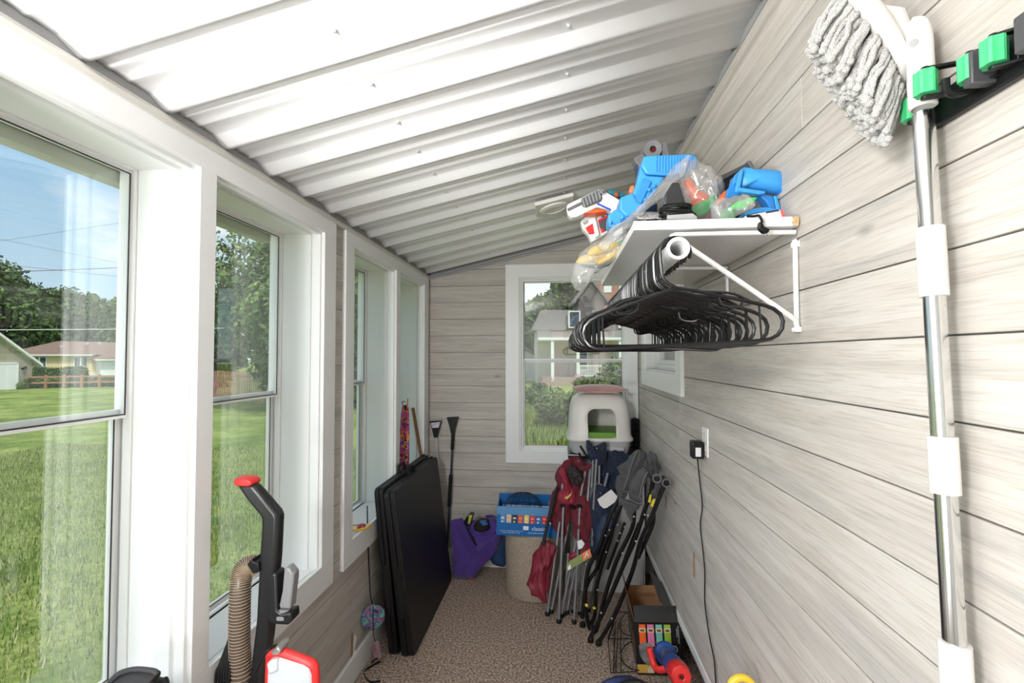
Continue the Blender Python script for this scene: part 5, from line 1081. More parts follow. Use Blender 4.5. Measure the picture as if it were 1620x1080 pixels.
MB().ball(PL(916, 729, Y0-.02, s), .006, 8, 6).build('rivet', SCREWM, mc)
MB().ball(PL(915, 729, Y0-.04, s), .004, 8, 6).build('rivet', SCREWM, mc)
cloth('carry_bag', [(860, 852), (872, 858), (880, 870), (870, 905), (866, 930), (862, 952), (850, 946), (838, 932), (838, 908), (846, 880), (853, 862)], Y0-.03, s, .045, MARL, mc, .012, 12, 9)
MB().tube(smooth_path([PL(859, 863, Y0-.07, s), PL(866, 830, Y0-.07, s), PL(875, 795, Y0-.06, s), PL(882, 770, Y0-.03, s)], 5), .011, 8, flat=.25).build('bag_strap', BLACKR, mc)
cloth('hanging_bag', [(925, 852), (935, 860), (940, 874), (930, 885), (912, 892), (900, 890), (903, 875)], Y0+.02, s, .02, MARL, mc, .006, 16, 10)
lbm = mat('label_green', (.22, .28, .08), .5)
slab('product_label', [(896, 893), (902, 887), (932, 868), (936, 881), (903, 900), (897, 904)], Y0-.055, .002, lbm, mc, 0, s=s)
slab('label_orange', [(920, 876), (933, 868), (936, 879), (923, 887)], Y0-.058, .002, mat('label_orange', (.85, .20, .05), .5), mc, 0, s=s)
slab('label_mark', [(924, 882), (928, 872), (932, 879), (929, 879), (928, 876), (926, 882)], Y0-.061, .001, INKW, mc, 0, s=s)
slab('label_white', [(898, 897), (902, 892), (904, 899), (899, 902)], Y0-.058, .001, INKW, mc, 0, s=s)
slab('care_tag', [(913, 856), (920, 853), (925, 860), (921, 867), (915, 869)], Y0-.045, .001, INKW, mc, 0, s=s)
# navy chair
Y0, s = 3.13, .13
nc = thing('folding_chair', 'navy blue camp chair folded upright behind the maroon one', 'chair', (.1, 3.16, 0))
for k, l_ in enumerate([((938, 722), (936, 760)), ((943, 722), (938, 800), (935, 870), (925, 935)), ((948, 730), (946, 790), (938, 860), (922, 940)), ((960, 745), (955, 765)), ((934, 790), (922, 900), (912, 945)), ((940, 850), (928, 930)), ((952, 800), (945, 900), (936, 950))]):
    if k in (1, 2, 4, 5, 6): e = l_[-1]; l_ = l_+((2*0+e[0]-2, e[1]+8),)
    tube_px('leg', l_, Y0, s, .0085, ALU, nc, dy=(-.03, -.05, -.02, -.06, 0, .02, .03)[k])
    if k in (1, 2, 4, 5, 6):
        e = PL(*l_[-1], Y0, s)+V((0, (-.03, -.05, -.02, -.06, 0, .02, .03)[k], 0)); MB().tube([e, (e.x-.012, e.y-.01, .012)], .0085, 8).build('leg_end', ALU, nc); MB().lathe([(.012, 0), (.015, .004), (.015, .016), (.010, .022)], (e.x-.012, e.y-.01, 0), n=12).build('foot_cap', BLACKP, nc)
cloth('back_fabric', [(946, 714), (955, 716), (975, 716), (992, 722), (1002, 730), (990, 745), (982, 760), (972, 790), (960, 800), (948, 790), (944, 760), (942, 735)], Y0+.06, s, .05, NVY, nc, .014, 12, 3)
cloth('pouch', [(928, 698), (933, 700), (937, 716), (940, 708), (948, 702), (957, 699), (960, 710), (958, 725), (950, 736), (942, 734), (934, 730), (928, 712)], Y0-.03, s, .035, NVY, nc, .008, 18, 4)
cloth('seat_fabric', [(938, 772), (950, 765), (965, 775), (972, 800), (962, 830), (955, 850), (957, 870), (955, 890), (945, 888), (934, 870), (936, 840), (935, 800)], Y0-.035, s, .04, NVY, nc, .012, 12, 5)
cloth('leg_sleeve', [(955, 815), (965, 812), (972, 825), (960, 850), (957, 880), (951, 888), (944, 880), (942, 850), (946, 830)], Y0-.07, s, .035, mat('navy_light', (.018, .035, .085), .7), nc, .008, 14, 6)
MB().tube(smooth_path([PL(918, 705, Y0-.05, s), PL(924, 715, Y0-.06, s), PL(930, 724, Y0-.055, s), PL(922, 728, Y0-.04, s), PL(916, 716, Y0-.05, s)], 4), .008, 7).build('cord_lock', BLACKR, nc)
slab('white_tag', [(945, 790), (967, 774), (980, 789), (960, 803), (955, 804), (949, 799)], Y0-.13, .002, mat('tag_white', (.78, .77, .76), .6), nc, 0, s=s)
for q_ in ((944, 709), (951, 766), (950, 780)): MB().ball(PL(*q_, Y0-.09, s), .0045, 8, 6).build('rivet', SCREWM, nc)
# grey chairs with black flat frames
FR = mat('black_frame_metal', (.006, .006, .007), .26, .1, coat=.3)
def fbar(name, pts, Y0, s, w_, parent, dy=0, k=4): return MB().tube(smooth_path([PL(x, y, Y0, s)+V((0, dy, 0)) for x, y in pts], k), w_, 10, flat=.62).build(name, FR, parent)
def floor_end(p_, parent): MB().lathe([(.014, 0), (.018, .003), (.017, .022), (.010, .03)], (p_.x, p_.y, 0), n=12).build('foot_cap', BLACKR, parent)
def grey(label, Y0, s, bars, base):
    c = thing('reclining_chair', label, 'chair', base)
    for i, (pts, w_, dy, foot) in enumerate(bars):
        fbar('frame_bar' if not foot else 'leg', pts, Y0, s, w_, c, dy)
        if foot: e = PL(*pts[-1], Y0, s)+V((0, dy, 0)); floor_end(e, c)
    return c
Y0, s = 2.84, -.20
g1 = grey('front grey lounge chair, folded, black frame with yellow stickers, leaning to the right wall', Y0, s, [
    (((1033, 752), (1030, 775), (1018, 810), (1005, 850), (985, 895), (955, 965), (934, 1006)), .0125, -.01, True),
    (((1051, 758), (1040, 785), (1028, 815), (1012, 850), (998, 900), (972, 965), (946, 1010)), .0125, -.04, True),
    (((1004, 800), (1002, 830), (992, 855), (975, 890), (957, 945), (945, 995), (940, 1000)), .012, .01, False),
    (((1035, 812), (1034, 830), (1024, 855), (1010, 885)), .012, .02, False),
    (((1012, 830), (1000, 860), (985, 900)), .008, .03, False)], (.2, 2.86, 0))
Y1, s1 = 2.93, -.10
g2 = grey('grey folding lounge chair with black frame standing behind the front one', Y1, s1, [
    (((998, 740), (985, 780), (965, 820), (948, 870), (930, 905), (926, 960), (934, 1000)), .0125, .02, False),
    (((978, 810), (968, 850), (955, 890), (944, 935), (942, 975), (936, 990)), .012, .03, True),
    (((985, 800), (972, 840), (962, 860), (948, 900), (928, 935), (922, 985)), .012, .05, True),
    (((968, 835), (952, 870), (940, 910)), .009, .0, False), (((990, 830), (975, 870), (962, 905)), .009, .04, False)], (.15, 2.95, 0))
cloth('seat_fabric', [(1012, 712), (1022, 718), (1017, 738), (1000, 768), (988, 790), (980, 800), (975, 780), (975, 762), (980, 752), (977, 740), (990, 728), (1002, 718)], Y1+.02, s1, .035, GRY, g2, .010, 14, 3)
MB().tube(smooth_path([PL(x, y, Y1-.02, s1) for x, y in ((1008, 712), (1001, 730), (992, 760), (987, 775), (997, 778))], 4), .0035, 6).build('piping', GRYE, g2)
cloth('back_fabric', [(1022, 722), (1030, 716), (1040, 724), (1043, 745), (1040, 752), (1024, 744), (1016, 738)], Y1+.0, s1, .03, GRY, g2, .010, 16, 5)
cloth('head_pad', [(1008, 745), (1022, 742), (1026, 752), (1017, 770), (1014, 788), (1017, 796), (1010, 798), (998, 790), (994, 780), (998, 762)], Y0-.03, s, .032, GRY, g1, .006, 16, 4)
MB().tube(smooth_path([PL(x, y, Y0-.07, s) for x, y in ((1025, 746), (1019, 757), (1014, 775), (1012, 786), (1017, 792), (1013, 797), (1003, 793), (995, 788))], 4), .0032, 6).build('piping', GRYE, g1)
cloth('seat_sling', [(1021, 745), (1040, 750), (1056, 756), (1058, 762), (1046, 768), (1040, 785), (1030, 790), (1024, 780), (1030, 762)], Y0-.0, s, .022, GRY, g1, .005, 18, 5)
for x, y in ((1038, 752), (1053, 759)):
    c_ = PL(x, y, Y0-.01, s); MB().tube([c_+V((.0, .05, .0)), c_+V((-.006, -.055, -.004))], .0135, 12).build('tube_end', FR, g1)
    MB().tube([c_+V((math.cos(a)*.021-.005, -.05, math.sin(a)*.021-.003)) for a in [k*PI/9 for k in range(18)]], .0045, 6, closed=True).build('hem_loop', GRYE, g1)
cloth('foot_pad', [(982, 788), (996, 790), (1008, 795), (1010, 802), (1002, 812), (1001, 826), (994, 820), (988, 806), (982, 796)], Y0-.03, s, .02, GRY, g1, .005, 16, 6)
MB().tube([PL(981, 791, Y0-.06, s), PL(1008, 800, Y0-.06, s)], .012, 10).build('pad_roll', GRY, g1)
YS = mat('yellow_sticker', (.72, .58, .04), .5)
slab('sticker', [(1028, 782), (1031, 782), (1029, 795), (1025, 794)], Y0-.040, .002, YS, g1, 0, s=s); slab('sticker', [(1033, 789), (1037, 789), (1033, 802), (1029, 800)], Y0-.066, .002, YS, g1, 0, s=s)
for i, q_ in enumerate(((1020, 814), (1025, 815), (1006, 856), (985, 875), (951, 969), (968, 978), (1003, 817))): MB().ball(PL(*q_, Y0-.052, s), .0055, 10, 8).build('rivet', SCREWM, g1)
for i, q_ in enumerate(((977, 830), (964, 838), (958, 847), (988, 833), (977, 855), (945, 933), (927, 892), (959, 873), (981, 843))): MB().ball(PL(*q_, Y1-.020, s1), .0048, 8, 6).build('rivet', SCREWM, g2)
slab('yellow_dot', [(925, 956), (928, 954), (931, 957), (929, 960), (926, 959)], Y1-.03, .002, YS, g2, 0, s=s1); slab('yellow_dot', [(937, 961), (940, 959), (943, 962), (940, 964)], Y1-.03, .002, YS, g2, 0, s=s1)
# ================================================================ wire rack, cat food carton, toys, shovel handle
wr_ = thing('wire_rack', 'black wire rack lying on the carpet beside the cat food carton', 'rack', (.30, 2.62, 0))
mb = MB(); WZ = lambda x, y, z=.004: onZ(x, y, z)
fr1 = [onZ(x, y, z) for x, y, z in ((975, 968, .10), (1002, 968, .10), (1012, 1010, .05), (1018, 1061, .006), (966, 1064, .006), (962, 1010, .05))]
mb.tube(fr1, .0028, 6, closed=True)
for a, b in (((975, 968, .10), (970, 1064, .006)), ((978, 985, .08), (974, 1062, .006)), ((964, 1010, .06), (1010, 1010, .06)), ((982, 985, .08), (982, 1062, .006)), ((963, 1012, .06), (975, 970, .1))): mb.tube([onZ(*a), onZ(*b)], .0026, 6)
def ring(cx, cy, rx, ry, z): return [onZ(cx+rx*math.cos(a), cy+ry*math.sin(a), z) for a in [k*PI/10 for k in range(20)]]
mb.tube(ring(1000, 987, 20, 19, .08)[4:17], .0026, 6); mb.tube(ring(1012, 1036, 30, 24, .03)[5:16], .0028, 6)
for k in range(6): mb.tube(smooth_path([onZ(967+k*1.2, 975+14*k, .07-.011*k), onZ(972, 985+14*k, .07-.011*k), onZ(969, 992+13*k, .06-.01*k)], 3), .0022, 5)
mb.build('wire_frame', MATS['black_wire'], wr_, ang=180)
CB = mat('carton_black', (.012, .012, .014), .35); KR = mat('kraft_brown', (.36, .19, .09), .8, var=.12, vscale=12)
ct = thing('cat_food_carton', 'open black cat food carton with brown inside and coloured stripes on its end', 'box', (.53, 2.75, 0))
cm = Matrix.Translation((.508, 2.56, 0)) @ Matrix.Rotation(R(-2), 4, 'Z') @ Matrix.Rotation(R(-3.2), 4, 'Y') @ Matrix.Translation((0, 0, .007))
CW, CD, CHH = .228, .40, .268
def ctb(name, a, b, m, parent=ct): mb = MB(); mb.bb(a, b); mb.mul(cm); return mb.build(name, m, parent, smooth=False)
def duo(name, a, b, inner):        # outer black sheet with brown inner sheet
    o = ctb(name, a, b, CB); a, b = V(a), V(b); v_ = V(inner)*.0016; ctb('inner_face', a+v_, b+v_, KR, o); return o
duo('front_panel', (-CW/2, 0, 0), (CW/2, .0016, CHH), (0, 1, 0)); duo('back_panel', (-CW/2, CD, 0), (CW/2, CD+.0016, CHH), (0, -1, 0))
duo('side_panel', (-CW/2, .002, 0), (-CW/2+.0016, CD, CHH), (1, 0, 0)); duo('side_panel', (CW/2-.0016, .002, 0), (CW/2, CD, CHH), (-1, 0, 0)); ctb('bottom_panel', (-CW/2, 0, 0), (CW/2, CD, .002), KR)
def flap(name, o, x, y, w_, h, m, inn=True):       # sheet from origin o along x (width) and y (height)
    M_ = cm @ frame(o, x, y); mb = MB(); mb.bb((0, 0, 0), (w_, h, .0014)); mb.mul(M_); f = mb.build(name, m, ct, smooth=False)
    mb = MB(); mb.bb((.001, 0, -.0014), (w_-.001, h-.001, -.0002)); mb.mul(M_); mb.build('inner_face', KR, f, smooth=False)
flap('front_flap', (-CW/2+.004, .004, CHH), (1, 0, 0), (0, .62, .75), CW-.008, .075, CB)
flap('left_flap', (-CW/2, CD, CHH), (0, -1, 0), (-.22, 0, 1), CD-.02, .115, CB)
flap('right_flap', (CW/2, .02, CHH), (0, 1, 0), (-.95, 0, 1), CD-.03, .13, CB)
mb = MB(); mb.prism(rrect(.10, .022, .010), 0, .001, cm @ frame((-.05, CD-.0026, CHH-.065), (1, 0, 0), (0, 0, 1))); mb.build('hand_hole', mat('kraft_dark', (.26, .13, .06), .8), ct, smooth=False)
FY = -.0012
def fp(name, x0, z0_, x1, z1_, m, parent=ct, y=FY): return ctb(name, (x0, y, z0_), (x1, y+.001, z1_), m, parent)
for k, (nm_, c) in enumerate((('orange', (.90, .13, .02)), ('pink', (.75, .20, .42)), ('teal', (.18, .55, .45)), ('lime', (.36, .58, .05)))):
    x = -.076+k*.042; st = fp('stripe_'+nm_, x-.016, CHH-.125+.002*k, x+.016, CHH-.012, mat('stripe_'+nm_, c, .45)); fp('seal', x-.017, CHH-.052, x+.017, CHH-.030, mat('seal_cream', (.70, .58, .35), .5), st, FY-.001); fp('seal_dark', x-.010, CHH-.047, x+.010, CHH-.036, mat('seal_dark', (.12, .09, .07), .5), st, FY-.002)
mb = MB(); mb.tube([cm @ V((x, FY-.002, z)) for x, z in ((-.036, CHH-.084), (-.036, CHH-.094), (-.028, CHH-.1), (.052, CHH-.1), (.060, CHH-.094), (.060, CHH-.084))], .0016, 6); mb.build('handle_cut', KR, ct)
FUR = mat('print_fur_grey', (.20, .20, .21), .5, var=.5, vscale=30)
mb = MB(); mb.prism([(-.098, .150), (-.085, .160), (-.070, .168), (-.058, .162), (-.040, .165), (-.028, .150), (-.025, .130), (-.035, .112), (-.050, .100), (-.045, .070), (-.055, .045), (-.080, .070), (-.097, .100)], 0, .001, cm @ frame((0, FY, 0), (1, 0, 0), (0, 0, 1))); mb.build('animal_print', FUR, ct, smooth=False)
for (x, z) in ((.062, .128), (.038, .098)):
    M_ = cm @ frame((x, FY, z), (1, .0, .25), (-.25, 0, 1))
    mb = MB(); mb.prism([(a-.034, b-.016) for a, b in rrect(.068, .034, .012)], 0, .001, M_); tr_ = mb.build('tray_print', mat('tray_silver', (.55, .56, .56), .3), ct, smooth=False)
    mb = MB(); mb.prism([(a-.030, b-.0125) for a, b in rrect(.060, .026, .009)], .001, .0016, M_); mb.build('tray_dark', mat('tray_food', (.09, .06, .05), .5), tr_, smooth=False)
    mb = MB(); mb.prism([(a-.029, b-.011) for a, b in rrect(.026, .022, .008)], .0016, .0022, M_); mb.build('seal', mat('seal_orange', (.75, .42, .12), .5), tr_, smooth=False)
    mb = MB(); mb.prism([(-.002, -.010), (.010, -.010), (.010, .010), (-.002, .010)], .0016, .0022, M_); mb.build('seal_teal', mat('stripe_teal', (0, 0, 0)), tr_, smooth=False)
fp('gold_band', -.112, .010, -.028, .052, mat('print_gold', (.72, .45, .10), .5)); fp('emblem_disc', -.060, .012, -.034, .038, mat('print_cream', (.8, .74, .62), .5), ct, FY-.001)
INK = INKW
def ft(s_, sz, x, z, rot=(0, 0, 1)): text('lettering', s_, sz, cm @ frame((x, FY-.0015, z), rot, (-1, 0, 0) if rot == (0, 0, 1) else (0, 0, 1)), INK, ct)
ft('60', .030, .066, .056); ft('120', .036, .072, .012); ft('servings', .010, .088, .055); ft('trays in total', .009, .094, .015); ft('60 twin packs', .008, .096, CHH-.05); ft('perfect portions for cats', .009, .104, CHH-.06); ft('easy to open', .008, .008, .128); ft('twin tray', .008, .016, .128)
fs_ = MB(); fs_.bb((-CW/2-.0012, .02, .04), (-CW/2-.0002, .30, .16)); fs_.mul(cm); fs_.build('side_print', swirl('side_print', [(.03, .03, .03), (.25, .05, .03), (.05, .15, .05), (.08, .08, .09), (.02, .02, .02)], 9), ct, smooth=False)
# ride-on toy, only its hood and wheel show
ro_ = thing('ride_on_toy', 'red and blue kids ride-on toy with a black steering wheel at the bottom edge', 'toy', (.27, 1.72, 0))
TR = mat('ride_red', (.50, .03, .04), .3); TB_ = mat('ride_blue', (.04, .07, .22), .3, var=.4, vscale=8)
def hoodf(u_, v_):
    x = -.28+.56*u_; c = math.cos((u_-.5)*PI); c = max(c, 0); y = 1.72+.36*v_*(.6+.4*c); return V((.27+x, y, .09+.235*(c**.55)*(1-.10*(v_**3))))
def seg_(u0, u1, name, m, dz=0): MB().grid(lambda u_, v_: hoodf(u0+(u1-u0)*u_, v_)+V((0, 0, dz)), 16, 14).build(name, m, ro_, solid=.006, ang=80)
seg_(.0, .24, 'hood_red', TR); seg_(.24, .80, 'hood_blue', TB_, .0015); seg_(.80, 1, 'hood_red', TR)
mb = MB(); mb.bb((.02, 1.40, .03), (.52, 1.96, .13)); mb.build('chassis', TR, ro_, bevel=.03, seg=4)
for x in (.0, .54):
    for y in (1.50, 1.86): MB().lathe([(.02, -.02), (.06, -.02), (.068, -.01), (.068, .01), (.06, .02), (.02, .02)], (x, y, .068), (1, 0, 0), 24).build('wheel', BLACKR, ro_)
wc = V((.272, 1.80, .366)); ax = V((0, -.55, .83)).normalized(); e1 = V((1, 0, 0)); e2 = ax.cross(e1)
MB().tube([wc+(e1*math.cos(a)+e2*math.sin(a))*.088 for a in [k*PI/18 for k in range(36)]], .0125, 10, closed=True).build('steering_wheel', BLACKP, ro_); MB().lathe([(.03, -.16), (.03, -.01), (.036, 0), (.03, .01), (.001, .012)], wc, ax, 16).build('steering_column', BLACKP, ro_)
MB().bar(wc-e1*.085, wc+e1*.085, .02, .01, ax).build('spoke', BLACKP, ro_)
# water toy: clear barrel with blue collar and red end, red curved handle
wt = thing('water_toy', 'red and blue toy with a clear barrel and curved red handle before the carton', 'toy', (.44, 2.15, .1))
p0, p1 = PL(1052, 1032, 2.36), PL(1075, 1066, 2.10)
ax = (p1-p0).normalized(); L_ = (p1-p0).length
MB().lathe([(.042, -.004), (.050, 0), (.050, .022), (.043, .028), (.036, .028), (.036, .004), (.042, -.004)], p0, ax, 28, caps=False).build('collar', mat('toy_royal_blue', (.02, .08, .35), .35), wt)
MB().lathe([(.034, .0), (.037, .01), (.037, L_*.62), (.001, L_*.62)], p0, ax, 24).build('clear_barrel', mat('smoky_plastic', (.10, .12, .16), .12, coat=.5), wt)
MB().lathe([(.040, L_*.5), (.043, L_*.6), (.043, L_*.86), (.001, L_*.86)], p0, ax, 24).build('blue_sleeve', mat('toy_royal_blue', (0, 0, 0)), wt)
MB().lathe([(.036, L_*.78), (.047, L_*.84), (.047, L_*1.05), (.042, L_*1.12), (.012, L_*1.13), (.010, L_*1.06), (.001, L_*1.06)], p0, ax, 8).build('red_end', mat('toy_bright_red', (.80, .035, .03), .35), wt, bevel=.004)
MB().lathe([(.0075, 0), (.0075, .001), (.001, .0012)], p0+ax*L_*1.132, ax, 12).build('end_hole', mat('hole_black', (.005, .005, .005)), wt)
MB().tube(smooth_path([PL(1027, 1024, 2.28), PL(1030, 1036, 2.27), PL(1035, 1052, 2.25), PL(1042, 1059, 2.22), PL(1055, 1058, 2.20), PL(1066, 1062, 2.18)], 5), .0145, 12).build('curved_handle', mat('toy_bright_red', (0, 0, 0)), wt)
MB().tube(smooth_path([p0+ax*L_*.9+V((0, 0, -.02)), p0+ax*L_*.9+V((.0, .02, -.12)), V((p1.x, p1.y+.04, .012))], 4), .022, 12).build('stock', mat('toy_bright_red', (0, 0, 0)), wt)
# toy shovel standing on the right, its yellow D grip shows
sv = thing('toy_shovel', 'yellow rounded grip of a toy shovel standing against the right wall, bottom edge', 'toy shovel', (.55, 1.50, 0))
c_ = PL(1174, 1090, 1.50); MB().tube([c_+V((math.cos(a)*.034, 0, math.sin(a)*.034)) for a in [k*PI/14 for k in range(28)]], .0105, 10, closed=True).build('grip', YEL2, sv)
MB().tube([c_+V((0, 0, -.034)), V((c_.x, 1.50, .13))], .011, 10).build('shaft', YEL2, sv); MB().bb((c_.x-.05, 1.485, .0), (c_.x+.05, 1.505, .15)).build('scoop', YEL2, sv, bevel=.008)
# ================================================================ LEFT FRONT: vacuum, black bag, pouch, odds
vc = thing('vacuum_cleaner', 'black upright vacuum with ribbed hose and red and white dirt bin by the windows', 'vacuum', (-.86, 1.40, 0))
YV = 1.38
VB = mat('vacuum_black', (.014, .014, .016), .33)
ha = [(372, 763), (385, 764), (398, 767), (408, 778), (438, 812), (439, 818), (437, 850), (434, 900), (430, 960), (424, 1010), (419, 1045), (414, 1075), (412, 1100), (395, 1100), (398, 1050), (404, 980), (408, 900), (412, 840), (412, 822), (404, 810), (388, 790), (370, 768)]
ha = [(371, 765), (398, 767), (409, 779), (436, 811), (439, 819), (436, 880), (430, 950), (424, 1010), (416, 1060), (410, 1110), (388, 1110), (396, 1050), (404, 980), (408, 900), (412, 835), (412, 820), (405, 811), (388, 790)]
slab('wand', ha, YV, .045, VB, vc, .012)
slab('handle_cap', [(368, 760), (372, 757), (390, 758), (396, 762), (397, 768), (390, 770), (372, 769), (369, 765)], YV-.004, .053, RED, vc, .005)
V0 = lambda x, y, d=0.0: PL(x, y, YV+d)
pts = smooth_path([V0(404, 897, .04), V0(398, 894, .03), V0(388, 897, .02), V0(382, 912, .01), V0(380, 940), V0(379, 980), V0(379, 1020), V0(381, 1060), V0(382, 1120), V0(384, 1200)], 16)
mb = MB(); mb.tube(pts, [.0275+.0022*(1 if k % 2 else -1) for k in range(len(pts))], 14)
HS = mat('hose_tan', (.105, .085, .07), .3, coat=.4); hs_ = mb.build('hose', HS, vc, ang=180)
mb = MB()
for k in range(1, len(pts)-1, 2): 
    t_ = (pts[k+1]-pts[k-1]).normalized(); u_ = V((0, 1, 0)).cross(t_).normalized(); w_ = t_.cross(u_); mb.tube([pts[k]+(u_*math.cos(a)+w_*math.sin(a))*.0295 for a in [j*PI/7 for j in range(14)]], .0016, 4, closed=True)
mb.build('hose_wire', mat('hose_wire', (.34, .25, .17), .35), hs_, ang=180)
slab('hose_clip', [(390, 893), (396, 886), (399, 884), (400, 889), (408, 890), (410, 905), (400, 908)], YV-.012, .06, BLACKP, vc, .003)
slab('tool_holder', [(426, 912), (431, 906), (437, 909), (438, 965), (444, 971), (460, 969), (461, 984), (455, 989), (430, 988), (424, 982), (426, 950)], YV-.015, .05, VB, vc, .006)
tl_ = PL(449, 972, YV+.01)
slab('crevice_tool', [(449, 899), (455, 897), (464, 908), (464, 916), (460, 950), (459, 964), (442, 963), (441, 958), (446, 935)], YV-.010, .036, mat('tool_grey', (.24, .24, .25), .4), vc, .006)
MB().lathe([(.020, 0), (.026, .003), (.026, .012), (.020, .016), (.020, .03)], PL(450, 976, YV+.008), (0, 0, 1), 20).build('tool_collar', mat('tool_grey', (0, 0, 0)), vc)
slab('bin_red', [(417, 1040), (420, 1034), (432, 1029), (445, 1030), (480, 1043), (492, 1048), (499, 1056), (501, 1070), (501, 1130), (415, 1130)], YV-.12, .028, RED, vc, .012)
slab('bin_front', [(421, 1068), (424, 1046), (430, 1042), (440, 1042), (478, 1054), (487, 1060), (491, 1070), (491, 1130), (420, 1130)], YV-.128, .02, mat('bin_clear_white', (.62, .66, .70), .25), vc, .010)
slab('bin_latch', [(428, 1033), (433, 1025), (440, 1024), (444, 1030), (440, 1036), (430, 1037)], YV-.13, .05, mat('latch_silver', (.5, .5, .48), .3, .7), vc, .004)
slab('bin_tab', [(421, 1050), (430, 1044), (438, 1044), (438, 1062), (424, 1068)], YV-.135, .02, mat('bin_clear_white', (0, 0, 0)), vc, .005)
mb = MB(); mb.bb((-.97, 1.36, .10), (-.80, 1.56, .55)); mb.build('motor_body', VB, vc, bevel=.04, seg=4)
mb = MB(); mb.bb((-1.0, 1.20, .0), (-.68, 1.56, .11)); mb.build('floor_head', VB, vc, bevel=.03, seg=4)
for k in range(6):
    o_ = k*.006; MB().tube(smooth_path([V0(386, 945+k*4, .045), V0(377-.6*k, 956+k*5, .04), V0(370-1.8*k, 985+6*k, .02), V0(366-3.6*k, 1030+4*k, -.01), V0(362-4.2*k, 1078, -.03), V0(360-3*k, 1200, -.03)], 5), .0038, 7).build('wrapped_cord', BLACKR, vc, ang=180)
MB().tube(smooth_path([V0(440, 1020, -.05), V0(430, 1024, -.14), V0(418, 1036, -.15), V0(405, 1062, -.1), V0(392, 1085, -.06), V0(385, 1120, -.05)], 5), .004, 7).build('cord_loop', BLACKR, vc, ang=180)
# black folded chair bag bottom left
kb = thing('folded_chair_bag', 'top of a black fabric bundle at the bottom left below the first window', 'bag', (-.93, 1.10, 0))
BF = mat('black_fabric', (.022, .022, .024), .75, bump=.3, bscale=40)
YK = 1.10
q_ = dense([PL(x, y, YK) for x, y in ((172, 1082), (190, 1066), (215, 1060), (243, 1062), (248, 1068), (243, 1082), (250, 1120), (235, 1250), (180, 1250), (165, 1140))], 4); mb = MB(); pillow(mb, q_, None, .035, rings=7, noise_=.006, nsc=14); mb.build('fabric_top', BF, kb, ang=80, fix=True)
MB().tube(smooth_path([PL(x, y, YK-.012) for x, y in ((172, 1080), (190, 1064), (215, 1058), (243, 1061), (248, 1066))], 4), .006, 8).build('fabric_hem', mat('black_hem', (.035, .035, .037), .6), kb)
q_ = dense([PL(x, y, YK+.04) for x, y in ((240, 1070), (256, 1072), (264, 1082), (262, 1200), (235, 1200))], 4); mb = MB(); pillow(mb, q_, None, .025, rings=5); mb.build('fabric_fold', BF, kb, ang=80, fix=True)
bz = PL(205, 1200, YK); mb = MB(); mb.tube([V((bz.x, YK, bz.z)), V((bz.x+.02, YK+.02, .005))], [.07, .05], 14); mb.build('bag_lower', BF, kb)
# patterned round pouch hanging by a strap at the table end
po = thing('round_pouch', 'round swirl-patterned pouch hanging by a black strap at the near end of the tables', 'pouch', PL(590, 975, 2.50))
PAT = swirl('pouch_print', [(.03, .02, .08), (.02, .25, .35), (.45, .03, .22), (.05, .10, .25), (.10, .40, .30), (.30, .04, .25), (.03, .05, .12), (.02, .3, .45)], 11)
c_ = PL(590, 976, 2.50); nn_ = V((.45, -.9, .1)).normalized(); e1 = V((0, 0, 1)).cross(nn_).normalized(); e2 = nn_.cross(e1)
MB().lathe([(.001, -.012), (.045, -.012), (.060, -.006), (.064, 0), (.060, .007), (.045, .013), (.001, .015)], c_, nn_, 30).build('disc', PAT, po, ang=60)
MB().tube([c_-e2*.063+nn_*.010, c_+nn_*.017, c_+e2*.06+nn_*.010], .0028, 6).build('seam', BLACKR, po)
MB().tube(smooth_path([PL(581, 800, 2.555), PL(582, 850, 2.555), PL(584, 900, 2.555), PL(586, 940, 2.53), c_+e2*.06], 4), .0035, 6, flat=.4).build('strap', BLACKR, po, ang=180)
MB().tube(smooth_path([c_-e2*.06, PL(592, 1010, 2.48), PL(599, 1025, 2.48), onZ(601, 1036, .03), onZ(592, 1044, .006), onZ(588, 1048, .006)], 5), .004, 6, flat=.4).build('strap_end', BLACKR, po, ang=180)
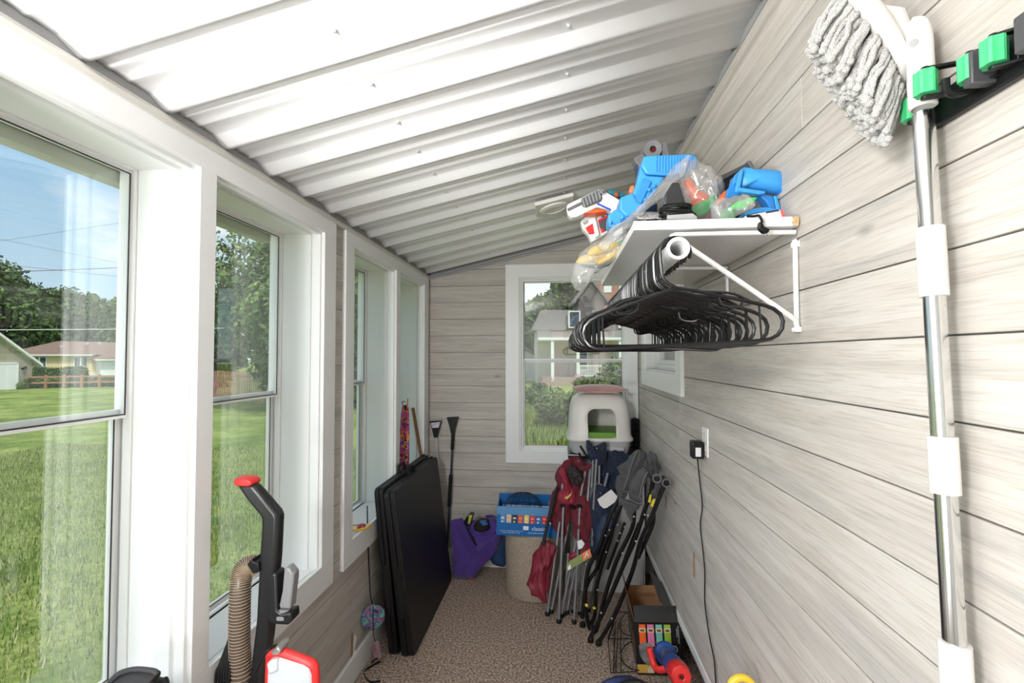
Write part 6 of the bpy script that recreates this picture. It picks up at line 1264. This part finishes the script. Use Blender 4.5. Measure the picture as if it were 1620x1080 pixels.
MB().tube(smooth_path([onZ(x, y, .006) for x, y in ((602, 1046), (590, 1052), (578, 1060), (577, 1068), (585, 1078), (602, 1077))], 6), .006, 6, flat=.3).build('strap_tail', BLACKR, po, ang=180)
cloth('tie_dye_end', [(589, 1020), (598, 1012), (601, 1025), (603, 1040), (594, 1040), (587, 1036)], 2.47, 0, .008, mat('tie_dye', (.30, .18, .22), .7, var=.4, vscale=40), po, .003, 30)
# broken white wall plate on the left boards
bp = thing('broken_wall_plate', 'broken white plate over a brown slot low on the left wall', 'wall plate', onX(558, 1010, XL+.004))
a = onX(557, 1001, XL+.001); b = onX(558, 1036, XL+.001)
MB().bb((XL+.0005, a.y-.012, b.z), (XL+.002, a.y+.010, a.z)).build('slot', WS, bp, smooth=False)
def lw(pts, x0, x1, name, m): 
    q = [onX(*p_, XL) for p_ in pts]; n_ = len(q); vs = [V((x, v_.y, v_.z)) for x in (XL+x0, XL+x1) for v_ in q]; return MB().add(vs, [tuple(range(n_)), tuple(range(2*n_-1, n_-1, -1))]+[(i, i+n_, (i+1) % n_+n_, (i+1) % n_) for i in range(n_)]).build(name, m, bp, bevel=.001, fix=True)
lw([(556, 1040), (559, 1029), (563, 1027), (567, 1031), (564, 1037), (558, 1042)], .001, .007, 'plate_fragment', WHITE); lw([(560, 1003), (563, 1008), (561, 1018), (560, 1026), (558, 1030), (559, 1012)], .001, .006, 'plate_edge', WHITE)
# things on the sill of window 5
yh = thing('plastic_hook', 'yellow plastic handle lying on the sill of the third window', 'handle', (-1.10, 2.45, .73))
mb = MB(); mb.tube(smooth_path([V((-1.165, 2.44, .737)), V((-1.09, 2.42, .737)), V((-1.03, 2.47, .737)), V((-1.03, 2.52, .737))], 4), .006, 8); mb.tube([V((-1.165, 2.44, .737)), V((-1.15, 2.49, .737)), V((-1.05, 2.52, .737))], .005, 8); mb.build('handle_body', mat('hook_yellow', (.85, .52, .03), .4), yh)
ps_ = thing('fabric_scrap', 'small purple and red patterned scrap on the casing edge beside the tables', 'scrap', (-1.04, 2.50, .735))
MB().ball((-1.062, 2.475, .742), (.022, .03, .012)).build('scrap_body', UMB, ps_)
